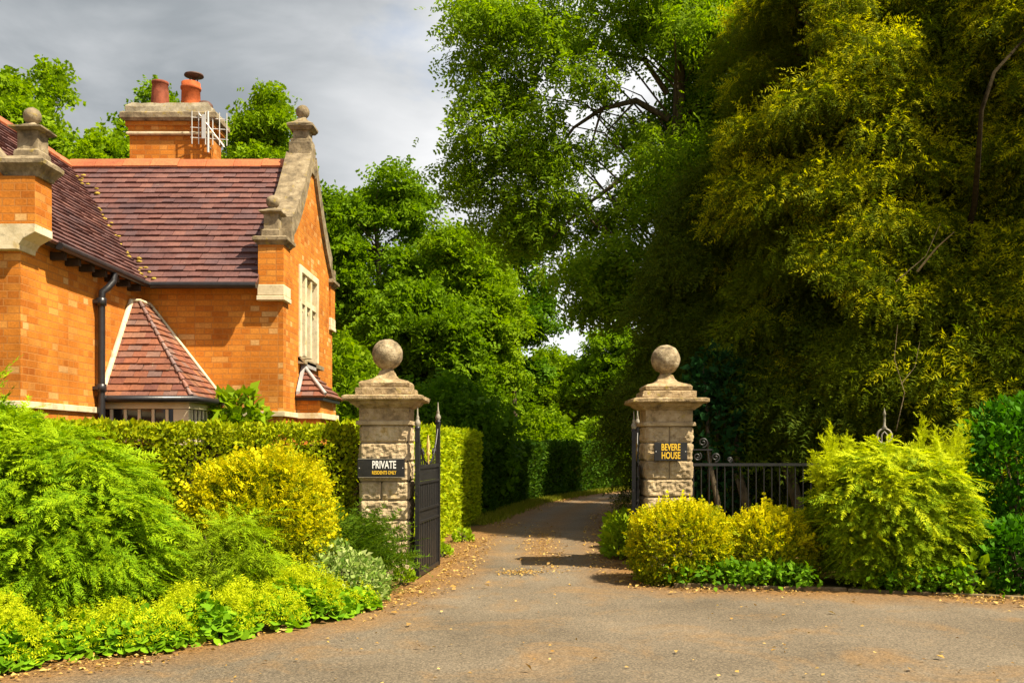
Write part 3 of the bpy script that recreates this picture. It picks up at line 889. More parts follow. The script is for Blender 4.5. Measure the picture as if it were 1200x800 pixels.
# ---- tiled roofs
def tiled(mb, O, u, v, poly, exposure, width, thick=0.030):
    """real overlapping tiles on a convex 2-D polygon (u along the eave, v up the slope)"""
    O = Vector(O); u = Vector(u).normalized(); v = Vector(v).normalized(); n = u.cross(v).normalized()
    if n.z < 0: n = -n
    vmax = max(p[1] for p in poly)
    def span(val):
        xs = []
        for i in range(len(poly)):
            (ua, va), (ub, vb) = poly[i], poly[(i+1) % len(poly)]
            if abs(va - vb) < 1e-9:
                if abs(va - val) < 1e-6: xs += [ua, ub]
            elif min(va, vb) - 1e-9 <= val <= max(va, vb) + 1e-9:
                xs.append(ua + (ub - ua)*(val - va)/(vb - va))
        return (min(xs), max(xs)) if xs else None
    j = 0
    while j*exposure < vmax - 1e-6:
        v0 = j*exposure; v1 = min(vmax, v0 + exposure)
        s0, s1 = span(v0 + 1e-5), span(v1 - 1e-5)
        j += 1
        if not s0 or not s1: continue
        k0 = math.floor(min(s0[0], s1[0])/width) - 1; k1 = math.ceil(max(s0[1], s1[1])/width) + 1
        for k in range(k0, k1):
            ua = k*width + (width/2 if j % 2 else 0) + random.uniform(-0.004, 0.004); ub = ua + width - 0.004
            a0, b0 = max(ua, s0[0]), min(ub, s0[1]); a1, b1 = max(ua, s1[0]), min(ub, s1[1])
            if b0 - a0 < 0.004 and b1 - a1 < 0.004: continue
            if b0 < a0: a0 = b0 = min(max((ua+ub)/2, s0[0]), s0[1])
            if b1 < a1: a1 = b1 = min(max((ua+ub)/2, s1[0]), s1[1])
            h0 = thick + random.uniform(-0.005, 0.008); h1 = h0 + random.uniform(-0.004, 0.004)
            vb = v0 - random.uniform(0, 0.008)
            q = lambda uu, vv, hh: O + u*uu + v*vv + n*hh
            mb.add([q(a0, vb, h0), q(b0, vb, h1), q(b1, v1+0.01, 0.004), q(a1, v1+0.01, 0.004), q(a0, vb, -0.006), q(b0, vb, -0.006),
                    q(a1, v1, -0.004), q(b1, v1, -0.004)],
                   [(0,1,2,3), (4,5,1,0), (4,0,3,6), (1,5,7,2)])
    return n

def slab(mb, pts, n, t=0.05):
    pts = [Vector(p) - n*0.008 for p in pts]
    mb.prism(pts, -n*t)

XE = -4.84; YE = 12.45
# front wing, slope facing the drive
sv = Vector((XR - XE, 0, ZR - ZE)); sl = sv.length
r = MB(); under = MB()
O = (XE, YF+0.28, ZE)
yl = YE - (YF+0.28); yr = YR - (YF+0.28)
n = tiled(r, O, (0,1,0), sv, [(0,0), (yl,0), (yr,sl), (0,sl)], 0.098, 0.165)
slab(under, [(XE, YF+0.28, ZE), (XE, YE, ZE), (XR, YR, ZR), (XR, YF+0.28, ZR)], n)
r.build('roof', M['tile'], house); under.build('roof_boarding', M['timber'], house)
r = MB(); under = MB()
sv2 = Vector((XE - XR, 0, ZR - ZE))
n = tiled(r, (2*XR-XE, YF+0.28, ZE), (0,1,0), sv2, [(0,0), (16.7-YF-0.28,0), (16.7-YF-0.28,sl), (0,sl)], 0.098, 0.165)
slab(under, [(2*XR-XE, YF+0.28, ZE), (2*XR-XE, 16.7, ZE), (XR, 16.7, ZR), (XR, YF+0.28, ZR)], n)
r.build('roof', M['tile'], house); under.build('roof_boarding', M['timber'], house)
# side wing, slope facing the camera and its rear slope
sv = Vector((0, YR - YE, ZR - ZE)); sl = sv.length
r = MB(); under = MB()
xr1 = XG - 0.3
n = tiled(r, (XE, YE, ZE), (1,0,0), sv, [(0,0), (xr1-XE,0), (xr1-XE,sl), (XR-XE,sl)], 0.132, 0.17, 0.028)
slab(under, [(XE, YE, ZE), (xr1, YE, ZE), (xr1, YR, ZR), (XR, YR, ZR)], n)
r.build('roof', M['tile'], house); under.build('roof_boarding', M['timber'], house)
r = MB(); under = MB()
sv2 = Vector((0, YE - YR, ZR - ZE))
n = tiled(r, (XE, 2*YR-YE, ZE), (1,0,0), sv2, [(0,0), (xr1-XE,0), (xr1-XE,sl), (XR-XE,sl)], 0.147, 0.17, 0.026)
slab(under, [(XE, 2*YR-YE, ZE), (xr1, 2*YR-YE, ZE), (xr1, YR, ZR), (XR, YR, ZR)], n)
rf = r.build('roof', M['tile'], house); under.build('roof_boarding', M['timber'], house)

# ridge tiles, each a folded piece
def ridge(mb, a, b, length=0.40, half=0.15, drop=0.15, t=0.03):
    a = Vector(a); b = Vector(b); d = (b-a); ln = d.length; d.normalize(); side = d.cross(Vector((0,0,1))).normalized()
    k = max(1, round(ln/length))
    for i in range(k):
        p = a + d*(ln*i/k + 0.004); q = a + d*(ln*(i+1)/k - 0.004); dz = random.uniform(-0.006, 0.01)
        prof = [(-half, -drop), (-half*0.45, -drop*0.3), (0, 0.0), (half*0.45, -drop*0.3), (half, -drop)]
        vs = []
        for pt in (p, q):
            for x, z in prof: vs.append(pt + side*x + Vector((0, 0, z + dz + t)))
            for x, z in reversed(prof): vs.append(pt + side*x*0.9 + Vector((0, 0, z + dz - 0.005)))
        mm = 10
        mb.add(vs, [tuple(range(mm)), tuple(reversed(range(mm, 2*mm)))] + [(i2, mm+i2, mm+(i2+1) % mm, (i2+1) % mm) for i2 in range(mm)])
rm = MB()
ridge(rm, (XR+0.05, YR, ZR+0.02), (XG-0.31, YR, ZR+0.02))
rm.build('ridge_tile', M['ridge'], house); rm = MB()
ridge(rm, (XR, YF+0.3, ZR+0.02), (XR, 16.7, ZR+0.02))
rm.build('ridge_tile', M['ridge'], house)

# moss lumps along the valley
mm = MB()
for i in range(34):
    f = random.random(); f2 = f + random.uniform(-0.04, 0.04)
    p = Vector((XE, YE, ZE)).lerp(Vector((XR, YR, ZR)), f)
    dx = random.uniform(-0.12, 0.16)
    if dx > 0: q = Vector((p.x + dx, p.y, p.z + 0.02))
    else: q = Vector((p.x, p.y + dx, p.z + 0.02))
    mm.sphere(q, random.uniform(0.018, 0.045), 7, 5, 0.5, 0.5, 2)
tag(mm.build('moss', M['moss'], house), kind='stuff')

# gutters and rafters
g = MB()
g.tube([(XE+0.03, YF+0.42, ZE-0.015), (XE+0.03, YE-0.05, ZE-0.015)], 0.045, 8)
g.build('gutter', M['pipe'], house)
g = MB()
g.tube([(XE+0.06, YE-0.03, ZE-0.02), (XG-0.3, YE-0.03, ZE-0.02)], 0.045, 8)
g.build('gutter', M['pipe'], house)
g = MB()
y = YF + 0.6
while y < YE:
    g.box(XW+0.002, XE+0.0, y, y+0.06, ZE-0.13, ZE-0.045); y += 0.34
build_each(g, 'rafter_end', M['timber'], house)

# downpipe with swan neck
dp = MB(); yd = 11.25
dp.tube([(XE+0.02, yd+0.12, ZE-0.06), (XE+0.02, yd+0.10, ZE-0.16), (XE-0.02, yd+0.05, ZE-0.24), (XW+0.09, yd, ZE-0.30), (XW+0.08, yd, ZE-0.42), (XW+0.08, yd, 0.1)],
        0.042, 10)
for z in (ZE-0.42, 2.25, 1.2):
    dp.lathe((XW+0.08, yd, z), [(0.044,-0.05), (0.058,-0.045), (0.058,0.045), (0.044,0.05)], 12)
    dp.box(XW+0.002, XW+0.07, yd-0.07, yd+0.07, z-0.02, z+0.02)
dp.build('downpipe', M['pipe'], house)

# ---- ball finial on a moulded pedestal
def finial(cx, cy, z0, w, hp, hc, rb, parent=house, name='ball_finial', neck=0.5):
    m = MB()
    m.square((cx, cy, z0), [(w*0.98, 0), (w*0.98, hp*0.28), (w*0.80, hp*0.36), (w*0.78, hp*0.9), (w*0.86, hp)], 0.006, 3)
    z1 = z0 + hp
    m.square((cx, cy, z1), [(w*1.0, 0.0), (w*1.28, hc*0.22), (w*1.28, hc*0.38), (w*0.72, hc*0.62), (w*0.42, hc*0.86), (w*0.36, hc)], 0.005, 3)
    m.sphere((cx, cy, z1 + hc + rb*0.86), rb, 20, 12, 1.0, 0.06)
    return m.build(name, M['stone'], parent)

# front wing gable: corner kneeler, brick corner pier, cornice, coping
s = MB()
s.prism([(XW+0.20, YF-0.10, 3.795), (XW+0.20, YF-0.10, 3.715), (XW+0.15, YF-0.10, 3.69), (XW+0.07, YF-0.10, 3.645), (XW+0.03, YF-0.10, 3.59), (XW+0.02, YF-0.10, 3.54), (XW-0.62, YF-0.10, 3.54), (XW-0.62, YF-0.10, 3.795)], (0, 0.36, 0))
s.build('kneeler_stone', M['cream'], house, 0.006)
w = MB(); w.box(XW-0.60, XW+0.19, YF-0.09, YF+0.26, 3.80, 4.28); w.build('corner_pier', M['brick'], house)
s = MB(); s.square((XW+0.05, YF+0.08, 4.28), [(0.17,0), (0.18,0.04), (0.21,0.08), (0.25,0.12), (0.25,0.16), (0.20,0.20)], 0.004, 4, 0.9)
s.build('cornice', M['stone'], house)
finial(XW+0.08, YF+0.08, 4.47, 0.132, 0.29, 0.10, 0.088)
s = MB()   # sloping coping of the front gable
for sgn in (1, -1):
    a = Vector((XR + sgn*(XW - XR - 0.14), YF-0.04, 4.28)); b = Vector((XR, YF-0.04, 6.22))
    s.hexa([a, a+Vector((0,0.38,0)), b+Vector((0,0.38,0)), b, a+Vector((0,0,0.13)), a+Vector((0,0.38,0.13)), b+Vector((0,0.38,0.13)), b+Vector((0,0,0.13))])
build_each(s, 'coping', M['stone'], house)
w = MB(); w.prism([(XL+0.14, YF+0.005, 3.5), (XW-0.14, YF+0.005, 3.5), (XW-0.14, YF+0.005, 4.27), (XR, YF+0.005, 6.22), (XL+0.14, YF+0.005, 4.27)], (0, 0.28, 0))
w.build('parapet', M['brick'], house)

# side wing gable: corner piers, coping with kneelers, finials
for yc, far in ((YW-0.03, 0), (YB+0.03, 1)):
    y0, y1 = (yc-0.07, yc+0.30) if not far else (yc-0.30, yc+0.07)
    s = MB(); s.box(XG-0.33, XG+0.05, y0-0.02, y1, 3.50, 3.56); s.box(XG-0.32, XG+0.04, y0-0.01, y1, 3.565, 3.71)
    s.build('kneeler_stone', M['cream'], house, 0.008)
    w = MB(); w.box(XG-0.31, XG+0.03, y0, y1, 3.712, 4.24); w.build('corner_pier', M['brick'], house)
    s = MB(); s.square((XG-0.14, (y0+y1)/2, 4.24), [(0.18,0), (0.20,0.03), (0.235,0.06), (0.235,0.10), (0.20,0.12)], 0.004, 3)
    s.build('cornice', M['stone'], house)
    finial(XG-0.16, (y0+y1)/2, 4.36, 0.12, 0.32, 0.10, 0.09)
for sgn in (-1, 1):
    s = MB(); pts = []
    for f in np.linspace(0, 1, 9):
        yy = YR + sgn*(0.17 + (1-f)*1.28)
        zz = 4.72 + (6.02-4.72)*(f + 0.10*math.sin(math.pi*f)*(-1))
        pts.append((yy, zz))
    for (ya, za), (yb, zb) in zip(pts[:-1], pts[1:]):
        s.hexa([(XG-0.34, ya, za-0.32), (XG+0.05, ya, za-0.32), (XG+0.05, yb, zb-0.32), (XG-0.34, yb, zb-0.32),
                (XG-0.34, ya, za), (XG+0.05, ya, za), (XG+0.05, yb, zb), (XG-0.34, yb, zb)])
    ya, za = pts[0]
    s.box(XG-0.35, XG+0.075, min(ya, ya+sgn*0.16), max(ya, ya+sgn*0.16), za-0.36, za-0.20)
    s.build('coping', M['stone'], house)
s = MB(); s.box(XG-0.30, XG+0.03, YR-0.20, YR+0.20, 5.72, 6.16); s.build('apex_block', M['stone'], house, 0.01)
finial(XG-0.13, YR, 6.16, 0.155, 0.20, 0.22, 0.105)

# mullioned window of the gable
win = MB()
f = 0.10
win.box(XG-0.20, XG+0.03, WY0, WY0+f, WZ0, WZ1); win.box(XG-0.20, XG+0.03, WY1-f, WY1, WZ0, WZ1)
win.box(XG-0.20, XG+0.03, WY0+f, WY1-f, WZ1-f, WZ1)
win.build('window', M['cream'], house, 0.008)
wo = [o for o in bpy.data.objects if o.name == 'window'][0]
mu = MB(); lw = (WY1 - WY0 - 2*f)/3
for i in (1, 2):
    yy = WY0 + f + lw*i; mu.box(XG-0.18, XG+0.012, yy-0.045, yy+0.045, WZ0+0.04, WZ1-f)
build_each(mu, 'mullion', M['cream'], wo, 0.01)
tz = WZ1 - f - 0.40
tr_ = MB()
for i in range(3):
    ya = WY0 + f + lw*i + (0.045 if i else 0); yb = WY0 + f + lw*(i+1) - (0.045 if i < 2 else 0)
    tr_ = MB(); tr_.box(XG-0.17, XG+0.006, ya, yb, tz-0.04, tz+0.04)
    for zt in (WZ1 - f, tz - 0.04):
        ym = (ya+yb)/2
        tr_.prism([(XG-0.03, ya, zt), (XG-0.03, ym, zt), (XG-0.03, ya, zt-0.10)], (-0.09, 0, 0))
        tr_.prism([(XG-0.03, yb, zt), (XG-0.03, ym, zt), (XG-0.03, yb, zt-0.10)], (-0.09, 0, 0))
    build_each(tr_, 'transom', M['cream'], wo)
gl = MB(); gl.box(XG-0.165, XG-0.155, WY0+f, WY1-f, WZ0+0.04, WZ1-f); gl.build('pane', M['glass'], wo)
si = MB(); si.prism([(XG-0.2, WY0-0.06, WZ0+0.04), (XG+0.10, WY0-0.06, WZ0-0.04), (XG+0.10, WY0-0.06, WZ0-0.10), (XG+0.001, WY0-0.06, WZ0-0.10), (XG+0.001, WY0-0.06, WZ0), (XG-0.2, WY0-0.06, WZ0)], (0, WY1-WY0+0.12, 0))
si.build('sill', M['stone'], wo)

# little bay below the window
bay = MB(); bx = -2.74; b0, b1 = 13.42, 14.60
bay.box(XG+0.002, bx, b0, b1, 0, 2.22)
bo = bay.build('bay', M['brick'], house)
s = MB(); s.box(XG+0.003, bx+0.04, b0-0.04, b1+0.04, 1.94, 2.02); s.build('sill', M['cream'], bo, 0.006)
s = MB(); s.box(XG+0.003, bx+0.05, b0-0.05, b1+0.05, 2.20, 2.255); s.build('fascia', M['pipe'], bo)
r = MB(); ex = bx + 0.09; e0, e1 = b0 - 0.09, b1 + 0.09; top = 2.68; tx = XG + 0.02; t0, t1 = 13.72, 14.30
vfront = Vector((tx - ex, 0, top - 2.25)); lf = vfront.length
tiled(r, (ex, e0, 2.25), (0,1,0), vfront, [(0,0), (e1-e0,0), (t1-e0,lf), (t0-e0,lf)], 0.11, 0.16)
vs_ = Vector((0, t0 - e0, top - 2.25)); ls = vs_.length
tiled(r, (tx, e0, 2.25), (1,0,0), vs_, [(0,0), (ex-tx,0), (0.002,ls), (0,ls)], 0.11, 0.16)
vs2 = Vector((0, t1 - e1, top - 2.25))
tiled(r, (tx, e1, 2.25), (1,0,0), vs2, [(0,0), (ex-tx,0), (0.002,ls), (0,ls)], 0.11, 0.16)
r.build('roof', M['tile_porch'], bo)
fl = MB()
fl.hexa([(tx, e0, 2.27), (tx+0.05, e0, 2.30), (tx+0.05, t0, top+0.05), (tx, t0, top+0.05), (tx, e0-0.0, 2.33), (tx+0.05, e0, 2.33), (tx+0.05, t0, top+0.09), (tx, t0, top+0.09)])
fl.tube([(ex, e0, 2.29), (tx+0.03, t0, top+0.03)], 0.028, 6)
fl.box(XG+0.003, XG+0.10, t0-0.02, t1+0.02, top+0.01, top+0.10)
fl.build('flashing', M['lead'], bo)

# porch in the angle of the wings
PX, PY, PZ = -3.88, 11.36, 2.14
A = Vector((-4.86, 12.25, 3.42))
pr = MB()
vf = Vector((0, A.y-PY, A.z-PZ)); lf = vf.length
n1 = tiled(pr, (XW+0.01, PY, PZ), (1,0,0), vf, [(0,0), (PX-XW-0.01,0), (A.x-XW,lf), (0,lf)], 0.105, 0.17, 0.022)
vr = Vector((A.x-PX, 0, A.z-PZ)); lr = vr.length
n2 = tiled(pr, (PX, PY, PZ), (0,1,0), vr, [(0,0), (YW-PY-0.01,0), (YW-PY-0.01,lr), (A.y-PY,lr)], 0.105, 0.17, 0.022)
pobj = pr.build('porch', M['tile_porch'], house)
pobj['label'] = 'small hipped porch roof of mottled red tiles with pale mortar edges'
ub = MB()
slab(ub, [(XW+0.01, PY, PZ), (PX, PY, PZ), A, (XW+0.01, A.y, A.z)], n1, 0.04)
slab(ub, [(PX, PY, PZ), (PX, YW-0.01, PZ), (A.x, YW-0.01, A.z), A], n2, 0.04)
ub.prism([(XW+0.01, A.y, A.z), tuple(A), (A.x, YW-0.01, A.z), (XW+0.01, YW-0.01, A.z)], (0, 0, -0.04))
ub.build('roof_boarding', M['timber'], pobj)
fl = MB()
for a, b in (((XW+0.03, PY, PZ+0.04), (XW+0.03, A.y, A.z+0.03)), ((XW+0.03, A.y, A.z+0.03), (A.x+0.02, A.y, A.z+0.03)), ((A.x, YW-0.03, A.z+0.03), (PX, YW-0.03, PZ+0.05)),
             ((A.x+0.0, A.y, A.z+0.03), (A.x, YW-0.03, A.z+0.03))):
    fl.tube([a, b], 0.036 if a[0] < XW+0.1 and b[0] < XW+0.1 else 0.022, 6)
build_each(fl, 'mortar_fillet', M['cream'], pobj)
hp = MB()
nh = 13
for i in range(nh):
    a = Vector((PX, PY, PZ+0.025)).lerp(A + Vector((0, 0, 0.025)), i/nh); b = Vector((PX, PY, PZ+0.025)).lerp(A + Vector((0, 0, 0.025)), (i+0.95)/nh)
    hp.tube([a, b], [0.030, 0.018], 6)
hp.build('hip_tile', M['hip'], pobj)
gt_ = MB(); gt_.tube([(XW+0.02, PY-0.05, PZ-0.015), (PX+0.05, PY-0.05, PZ-0.015), (PX+0.05, YW-0.03, PZ-0.015)], 0.042, 8); gt_.build('gutter', M['pipe'], pobj)
fr = MB()
fr.box(XW+0.01, PX-0.06, PY+0.10, PY+0.18, PZ-0.13, PZ-0.05)
fr.box(PX-0.14, PX-0.06, PY+0.185, YW-0.01, PZ-0.13, PZ-0.05)
fr.box(PX-0.26, PX-0.07, PY+0.11, PY+0.17, 0.3, PZ-0.135)
for i in range(5):
    x = XW + 0.10 + i*0.17; fr.box(x-0.018, x+0.018, PY+0.115, PY+0.165, 0.9, PZ-0.135)
for i in range(7):
    yy = PY + 0.26 + i*0.145; fr.box(PX-0.125, PX-0.075, yy-0.02, yy+0.02, 0.9, PZ-0.135)
fr.box(XW+0.01, PX-0.27, PY+0.10, PY+0.18, 0.82, 0.895)
fr.box(PX-0.14, PX-0.06, PY+0.185, YW-0.01, 0.82, 0.895)
build_each(fr, 'frame', M['cream_paint'], pobj, 0.004)
gl = MB(); gl.box(XW+0.01, PX-0.27, PY+0.137, PY+0.143, 0.9, PZ-0.135); gl.build('pane', M['glass'], pobj); gl = MB(); gl.box(PX-0.103, PX-0.097, PY+0.19, YW-0.01, 0.9, PZ-0.135); gl.build('pane', M['glass'], pobj)
dw = MB(); dw.box(XW+0.01, PX-0.27, PY+0.10, PY+0.22, 0, 0.815); dw.build('low_wall', M['brick'], pobj); dw = MB(); dw.box(PX-0.2, PX-0.06, PY+0.23, YW-0.01, 0, 0.815); dw.build('low_wall', M['brick'], pobj)

# chimney
ch = MB(); cx0, cx1, cy0, cy1 = -6.11, -4.81, 15.0, 15.52
ch.box(cx0, cx1, cy0, cy1, 4.0, 6.50)
co_ = ch.build('chimney', M['brick'], house)
s = MB(); s.square(((cx0+cx1)/2, (cy0+cy1)/2, 6.505), [(0.66,0), (0.685,0.015), (0.685,0.04), (0.66,0.05)], 0.002, 3, 0.46); s.build('band', M['cream'], co_)
s = MB(); s.square(((cx0+cx1)/2, (cy0+cy1)/2, 6.56), [(0.66,0), (0.66,0.08), (0.70,0.085), (0.70,0.155)], 0.0, 1, 0.45); s.build('corbel', M['brick'], co_)
s = MB(); s.square(((cx0+cx1)/2, (cy0+cy1)/2, 6.717), [(0.70,0), (0.76,0.04), (0.76,0.12), (0.73,0.14)], 0.006, 6, 0.5); s.build('cap', M['stone'], co_)
s = MB(); s.square(((cx0+cx1)/2, (cy0+cy1)/2, 6.855), [(0.70,0), (0.68,0.09), (0.60,0.16), (0.40,0.18)], 0.02, 8, 0.5); s.build('flaunching', M['mortar'], co_)
yc = (cy0+cy1)/2
p = MB(); p.lathe((-5.72, yc, 6.98), [(0.150,0), (0.142,0.12), (0.132,0.32), (0.122,0.43), (0.134,0.44), (0.134,0.475), (0.105,0.475), (0.10,0.30)], 18); p.build('chimney_pot', M['pot_old'], co_)
p = MB(); p.lathe((-5.22, yc, 6.98), [(0.160,0), (0.152,0.1), (0.146,0.34), (0.162,0.35), (0.162,0.39), (0.146,0.40), (0.15,0.46), (0.115,0.46), (0.11,0.30)], 18); p.build('chimney_pot', M['pot'], co_)
p = MB(); p.lathe((-5.17, yc, 7.53), [(0.02,-0.10), (0.03,0.0), (0.155,0.02), (0.15,0.045), (0.03,0.085), (0.004,0.088)], 18)
for k in range(3):
    a = k*2.1; p.tube([(-5.20+0.09*math.cos(a), yc+0.09*math.sin(a), 7.38), (-5.17+0.05*math.cos(a), yc+0.05*math.sin(a), 7.55)], 0.012, 5)
p.build('cowl', M['rust'], co_)
p = MB(); p.lathe((-4.98, yc-0.03, 6.98), [(0.10,0), (0.13,0.03), (0.125,0.09), (0.08,0.14), (0.02,0.155)], 14); p.build('vent_cap', M['rust'], co_)
ae = MB()
ya = cy0 - 0.16
for i, x in enumerate((-5.06, -4.96, -4.86, -4.75, -4.65, -4.54)):
    ae.tube([(x, ya + 0.02*i, 6.32), (x, ya + 0.02*i, 6.84)], 0.009, 5)
for z in (6.42, 6.58, 6.74):
    ae.tube([(-5.08, ya, z), (-4.52, ya+0.12, z)], 0.008, 5)
ae.tube([(-4.95, ya, 6.80), (-4.58, ya+0.1, 6.30)], 0.009, 5); ae.tube([(-4.82, ya+0.05, 6.2), (-4.82, ya+0.05, 6.85)], 0.02, 6)
ae.box(-4.90, -4.84, ya-0.02, ya+0.0, 6.40, 6.78)
ae.tube([(-4.82, ya+0.05, 6.3), (-4.82, cy0+0.01, 6.3)], 0.015, 6)
ae.build('television_aerial', M['alu'], co_)

# ================================================================== GATE PIERS
def rock_block(mb, o, ux, uz, nrm, w, h, seed):
    """one face of a rock-faced block: a grid bulging out of its recessed joint"""
    nu, nv = max(6, int(w/0.018)), max(6, int(h/0.018))
    vs = []
    o = Vector(o); ux = Vector(ux); uz = Vector(uz); nrm = Vector(nrm)
    for j in range(nv+1):
        for i in range(nu+1):
            a, b = i/nu, j/nv
            e = min(a*w, (1-a)*w, b*h, (1-b)*h)
            f = 0.0 if e < 0.004 else min(1, (e - 0.004)/0.016)
            q = o + ux*(a*w) + uz*(b*h)
            d = mnoise.noise(q*9 + Vector((seed, 0, 0)))*0.014 + mnoise.noise(q*26 + Vector((0, seed, 0)))*0.016
            vs.append(q + nrm*((0.018 + d)*f))
    fs = [(j*(nu+1)+i, j*(nu+1)+i+1, (j+1)*(nu+1)+i+1, (j+1)*(nu+1)+i) for j in range(nv) for i in range(nu)]
    mb.add(vs, fs)

def pier(X, Yf, label, base_wide=False):
    hw = 0.285
    cx, cy = X, Yf + 0.30
    t = thing('gate_pier', label, 'gate pier', (cx, cy, 0), 'gate piers either side of the drive')
    core = MB(); core.box(cx-hw+0.004, cx+hw-0.004, cy-hw+0.004, cy+hw-0.004, 0, 1.80); core.build('core', M['joint'], t)
    blocks = MB(); z = 0.0; k = 0
    if base_wide:
        core2 = MB(); core2.square((cx, cy, -0.05), [(0.35, 0), (0.35, 0.17), (0.31, 0.22)], 0.008, 5); core2.build('plinth', M['pier'], t)
    hs = [0.235, 0.22, 0.23, 0.235, 0.22, 0.23, 0.225, 0.205]
    for hgt in hs:
        split = (0.44 if k in (1, 4) else 1.0) if base_wide else (0.5 if k % 2 else 1.0)
        for side in range(4):
            ux, nr = [((1,0,0),(0,-1,0)), ((0,1,0),(1,0,0)), ((-1,0,0),(0,1,0)), ((0,-1,0),(-1,0,0))][side]
            o = Vector((cx, cy, z)) + Vector(nr)*(hw-0.004) - Vector(ux)*hw
            W = 2*hw
            parts = [(0, W)] if split == 1.0 else [(0, W*split), (W*split, W)]
            for a, b in parts:
                rock_block(blocks, o + Vector(ux)*(a+0.005) + Vector((0,0,0.005)), ux, (0,0,1), nr, b-a-0.010, hgt-0.010, k*3.7 + side + a*5 + X)
        z += hgt; k += 1
    blocks.build('shaft', M['pier'], t)
    m = MB(); m.square((cx, cy, 1.80), [(0.30,0), (0.325,0.008), (0.325,0.045), (0.305,0.055)], 0.003, 5); m.build('bead', M['pier'], t)
    m = MB(); m.square((cx, cy, 1.855), [(0.292,0), (0.292,0.15)], 0.003, 4); m.build('frieze', M['cap'], t)
    m = MB(); m.square((cx, cy, 2.005), [(0.31,0), (0.335,0.02), (0.375,0.045), (0.40,0.075), (0.455,0.085), (0.47,0.098), (0.47,0.135), (0.43,0.148)], 0.006, 9)
    m.build('cap', M['cap'], t)
    m = MB(); m.square((cx, cy, 2.15), [(0.33,0), (0.335,0.02), (0.33,0.085), (0.30,0.095)], 0.006, 7)
    m.square((cx, cy, 2.243), [(0.27,0), (0.29,0.015), (0.295,0.055), (0.27,0.08)], 0.005, 7)
    m.square((cx, cy, 2.322), [(0.265,0), (0.20,0.018), (0.14,0.042), (0.10,0.078), (0.078,0.135)], 0.004, 5)
    m.lathe((cx, cy, 2.452), [(0.084,0), (0.072,0.02), (0.078,0.045), (0.10,0.062)], 18)
    m.build('pedestal', M['cap'], t)
    m = MB(); m.sphere((cx, cy, 2.655), 0.185, 28, 18, 1.0, 0.045, 4); m.build('ball', M['ball'], t)
    return t
pier(-1.50, 11.0, 'rock-faced stone gate pier with ball top carrying the PRIVATE sign', True)
pier(1.96, 11.68, 'rock-faced stone gate pier with ball top carrying the BEVERE HOUSE sign')

# ---- signs
def lettering(body, size, loc, mat, parent, sx=0.72, bold=0.012):
    cu = bpy.data.curves.new('lettering', 'FONT'); cu.body = body; cu.size = size; cu.align_x = 'CENTER'; cu.align_y = 'CENTER'
    cu.offset = bold*size; cu.extrude = 0.0018; cu.resolution_u = 3
    tmp = bpy.data.objects.new('tmp', cu); COL.objects.link(tmp)
    dg = bpy.context.evaluated_depsgraph_get()
    me = bpy.data.meshes.new_from_object(tmp.evaluated_get(dg))
    bpy.data.objects.remove(tmp)
    me.materials.clear(); me.materials.append(mat)
    co = np.zeros(len(me.vertices)*3, np.float32); me.vertices.foreach_get('co', co); co = co.reshape(-1, 3)
    w = np.c_[co[:, 0]*sx + loc[0], loc[1] - co[:, 2], co[:, 1] + loc[2]]
    me.vertices.foreach_set('co', w.astype(np.float32).ravel()); me.update()
    o = link('lettering', me, parent)
    o['label'] = 'words ' + body.replace('\n', ' ')
    return o

def sign(cx, yf, cz, w, h, label, rim=None):
    t = thing('house_sign', label, 'sign', (cx, yf, cz))
    b = MB(); b.box(cx-w/2, cx+w/2, yf-0.03, yf, cz-h/2, cz+h/2); b.build('plaque', M['sign'], t, 0.004)
    s = MB()
    for dx in (-1, 1): s.tube([(cx + dx*(w/2-0.022), yf-0.029, cz), (cx + dx*(w/2-0.022), yf-0.034, cz)], 0.007, 8)
    build_each(s, 'screw', M['alu'], t)
    return t
s1 = sign(-1.525, 10.962, 1.30, 0.55, 0.225, 'black PRIVATE RESIDENTS ONLY sign with white and orange lettering fixed to stone pier')
lettering('PRIVATE', 0.125, (-1.49, 10.930, 1.335), M['white'], s1, 0.60, 0.02)
lettering('RESIDENTS ONLY', 0.058, (-1.49, 10.930, 1.245), M['yellow'], s1, 0.62, 0.015)
fr = MB()
for x0, x1, z0, z1 in ((-1.792,-1.258,1.19,1.196), (-1.792,-1.258,1.404,1.41)):
    fr.box(x0, x1, 10.929, 10.9315, z0, z1)
build_each(fr, 'border', M['grey_iron'], s1)
s2 = sign(1.965, 11.642, 1.487, 0.41, 0.228, 'black BEVERE HOUSE name sign with yellow capitals fixed to stone pier')
lettering('BEVERE', 0.118, (1.965, 11.610, 1.537), M['yellow'], s2, 0.62, 0.018)
lettering('HOUSE', 0.118, (1.965, 11.610, 1.435), M['yellow'], s2, 0.62, 0.018)

# ================================================================== GATES AND RAILING
def spiral(c, r0, turns, a0, ux, uz, n=22, sgn=1):
    c = Vector(c); ux = Vector(ux); uz = Vector(uz); pts = []
    for i in range(n+1):
        f = i/n; a = a0 + sgn*turns*2*math.pi*f; r = r0*(1 - 0.82*f)
        pts.append(c + ux*(r*math.cos(a)) + uz*(r*math.sin(a)))
    return pts

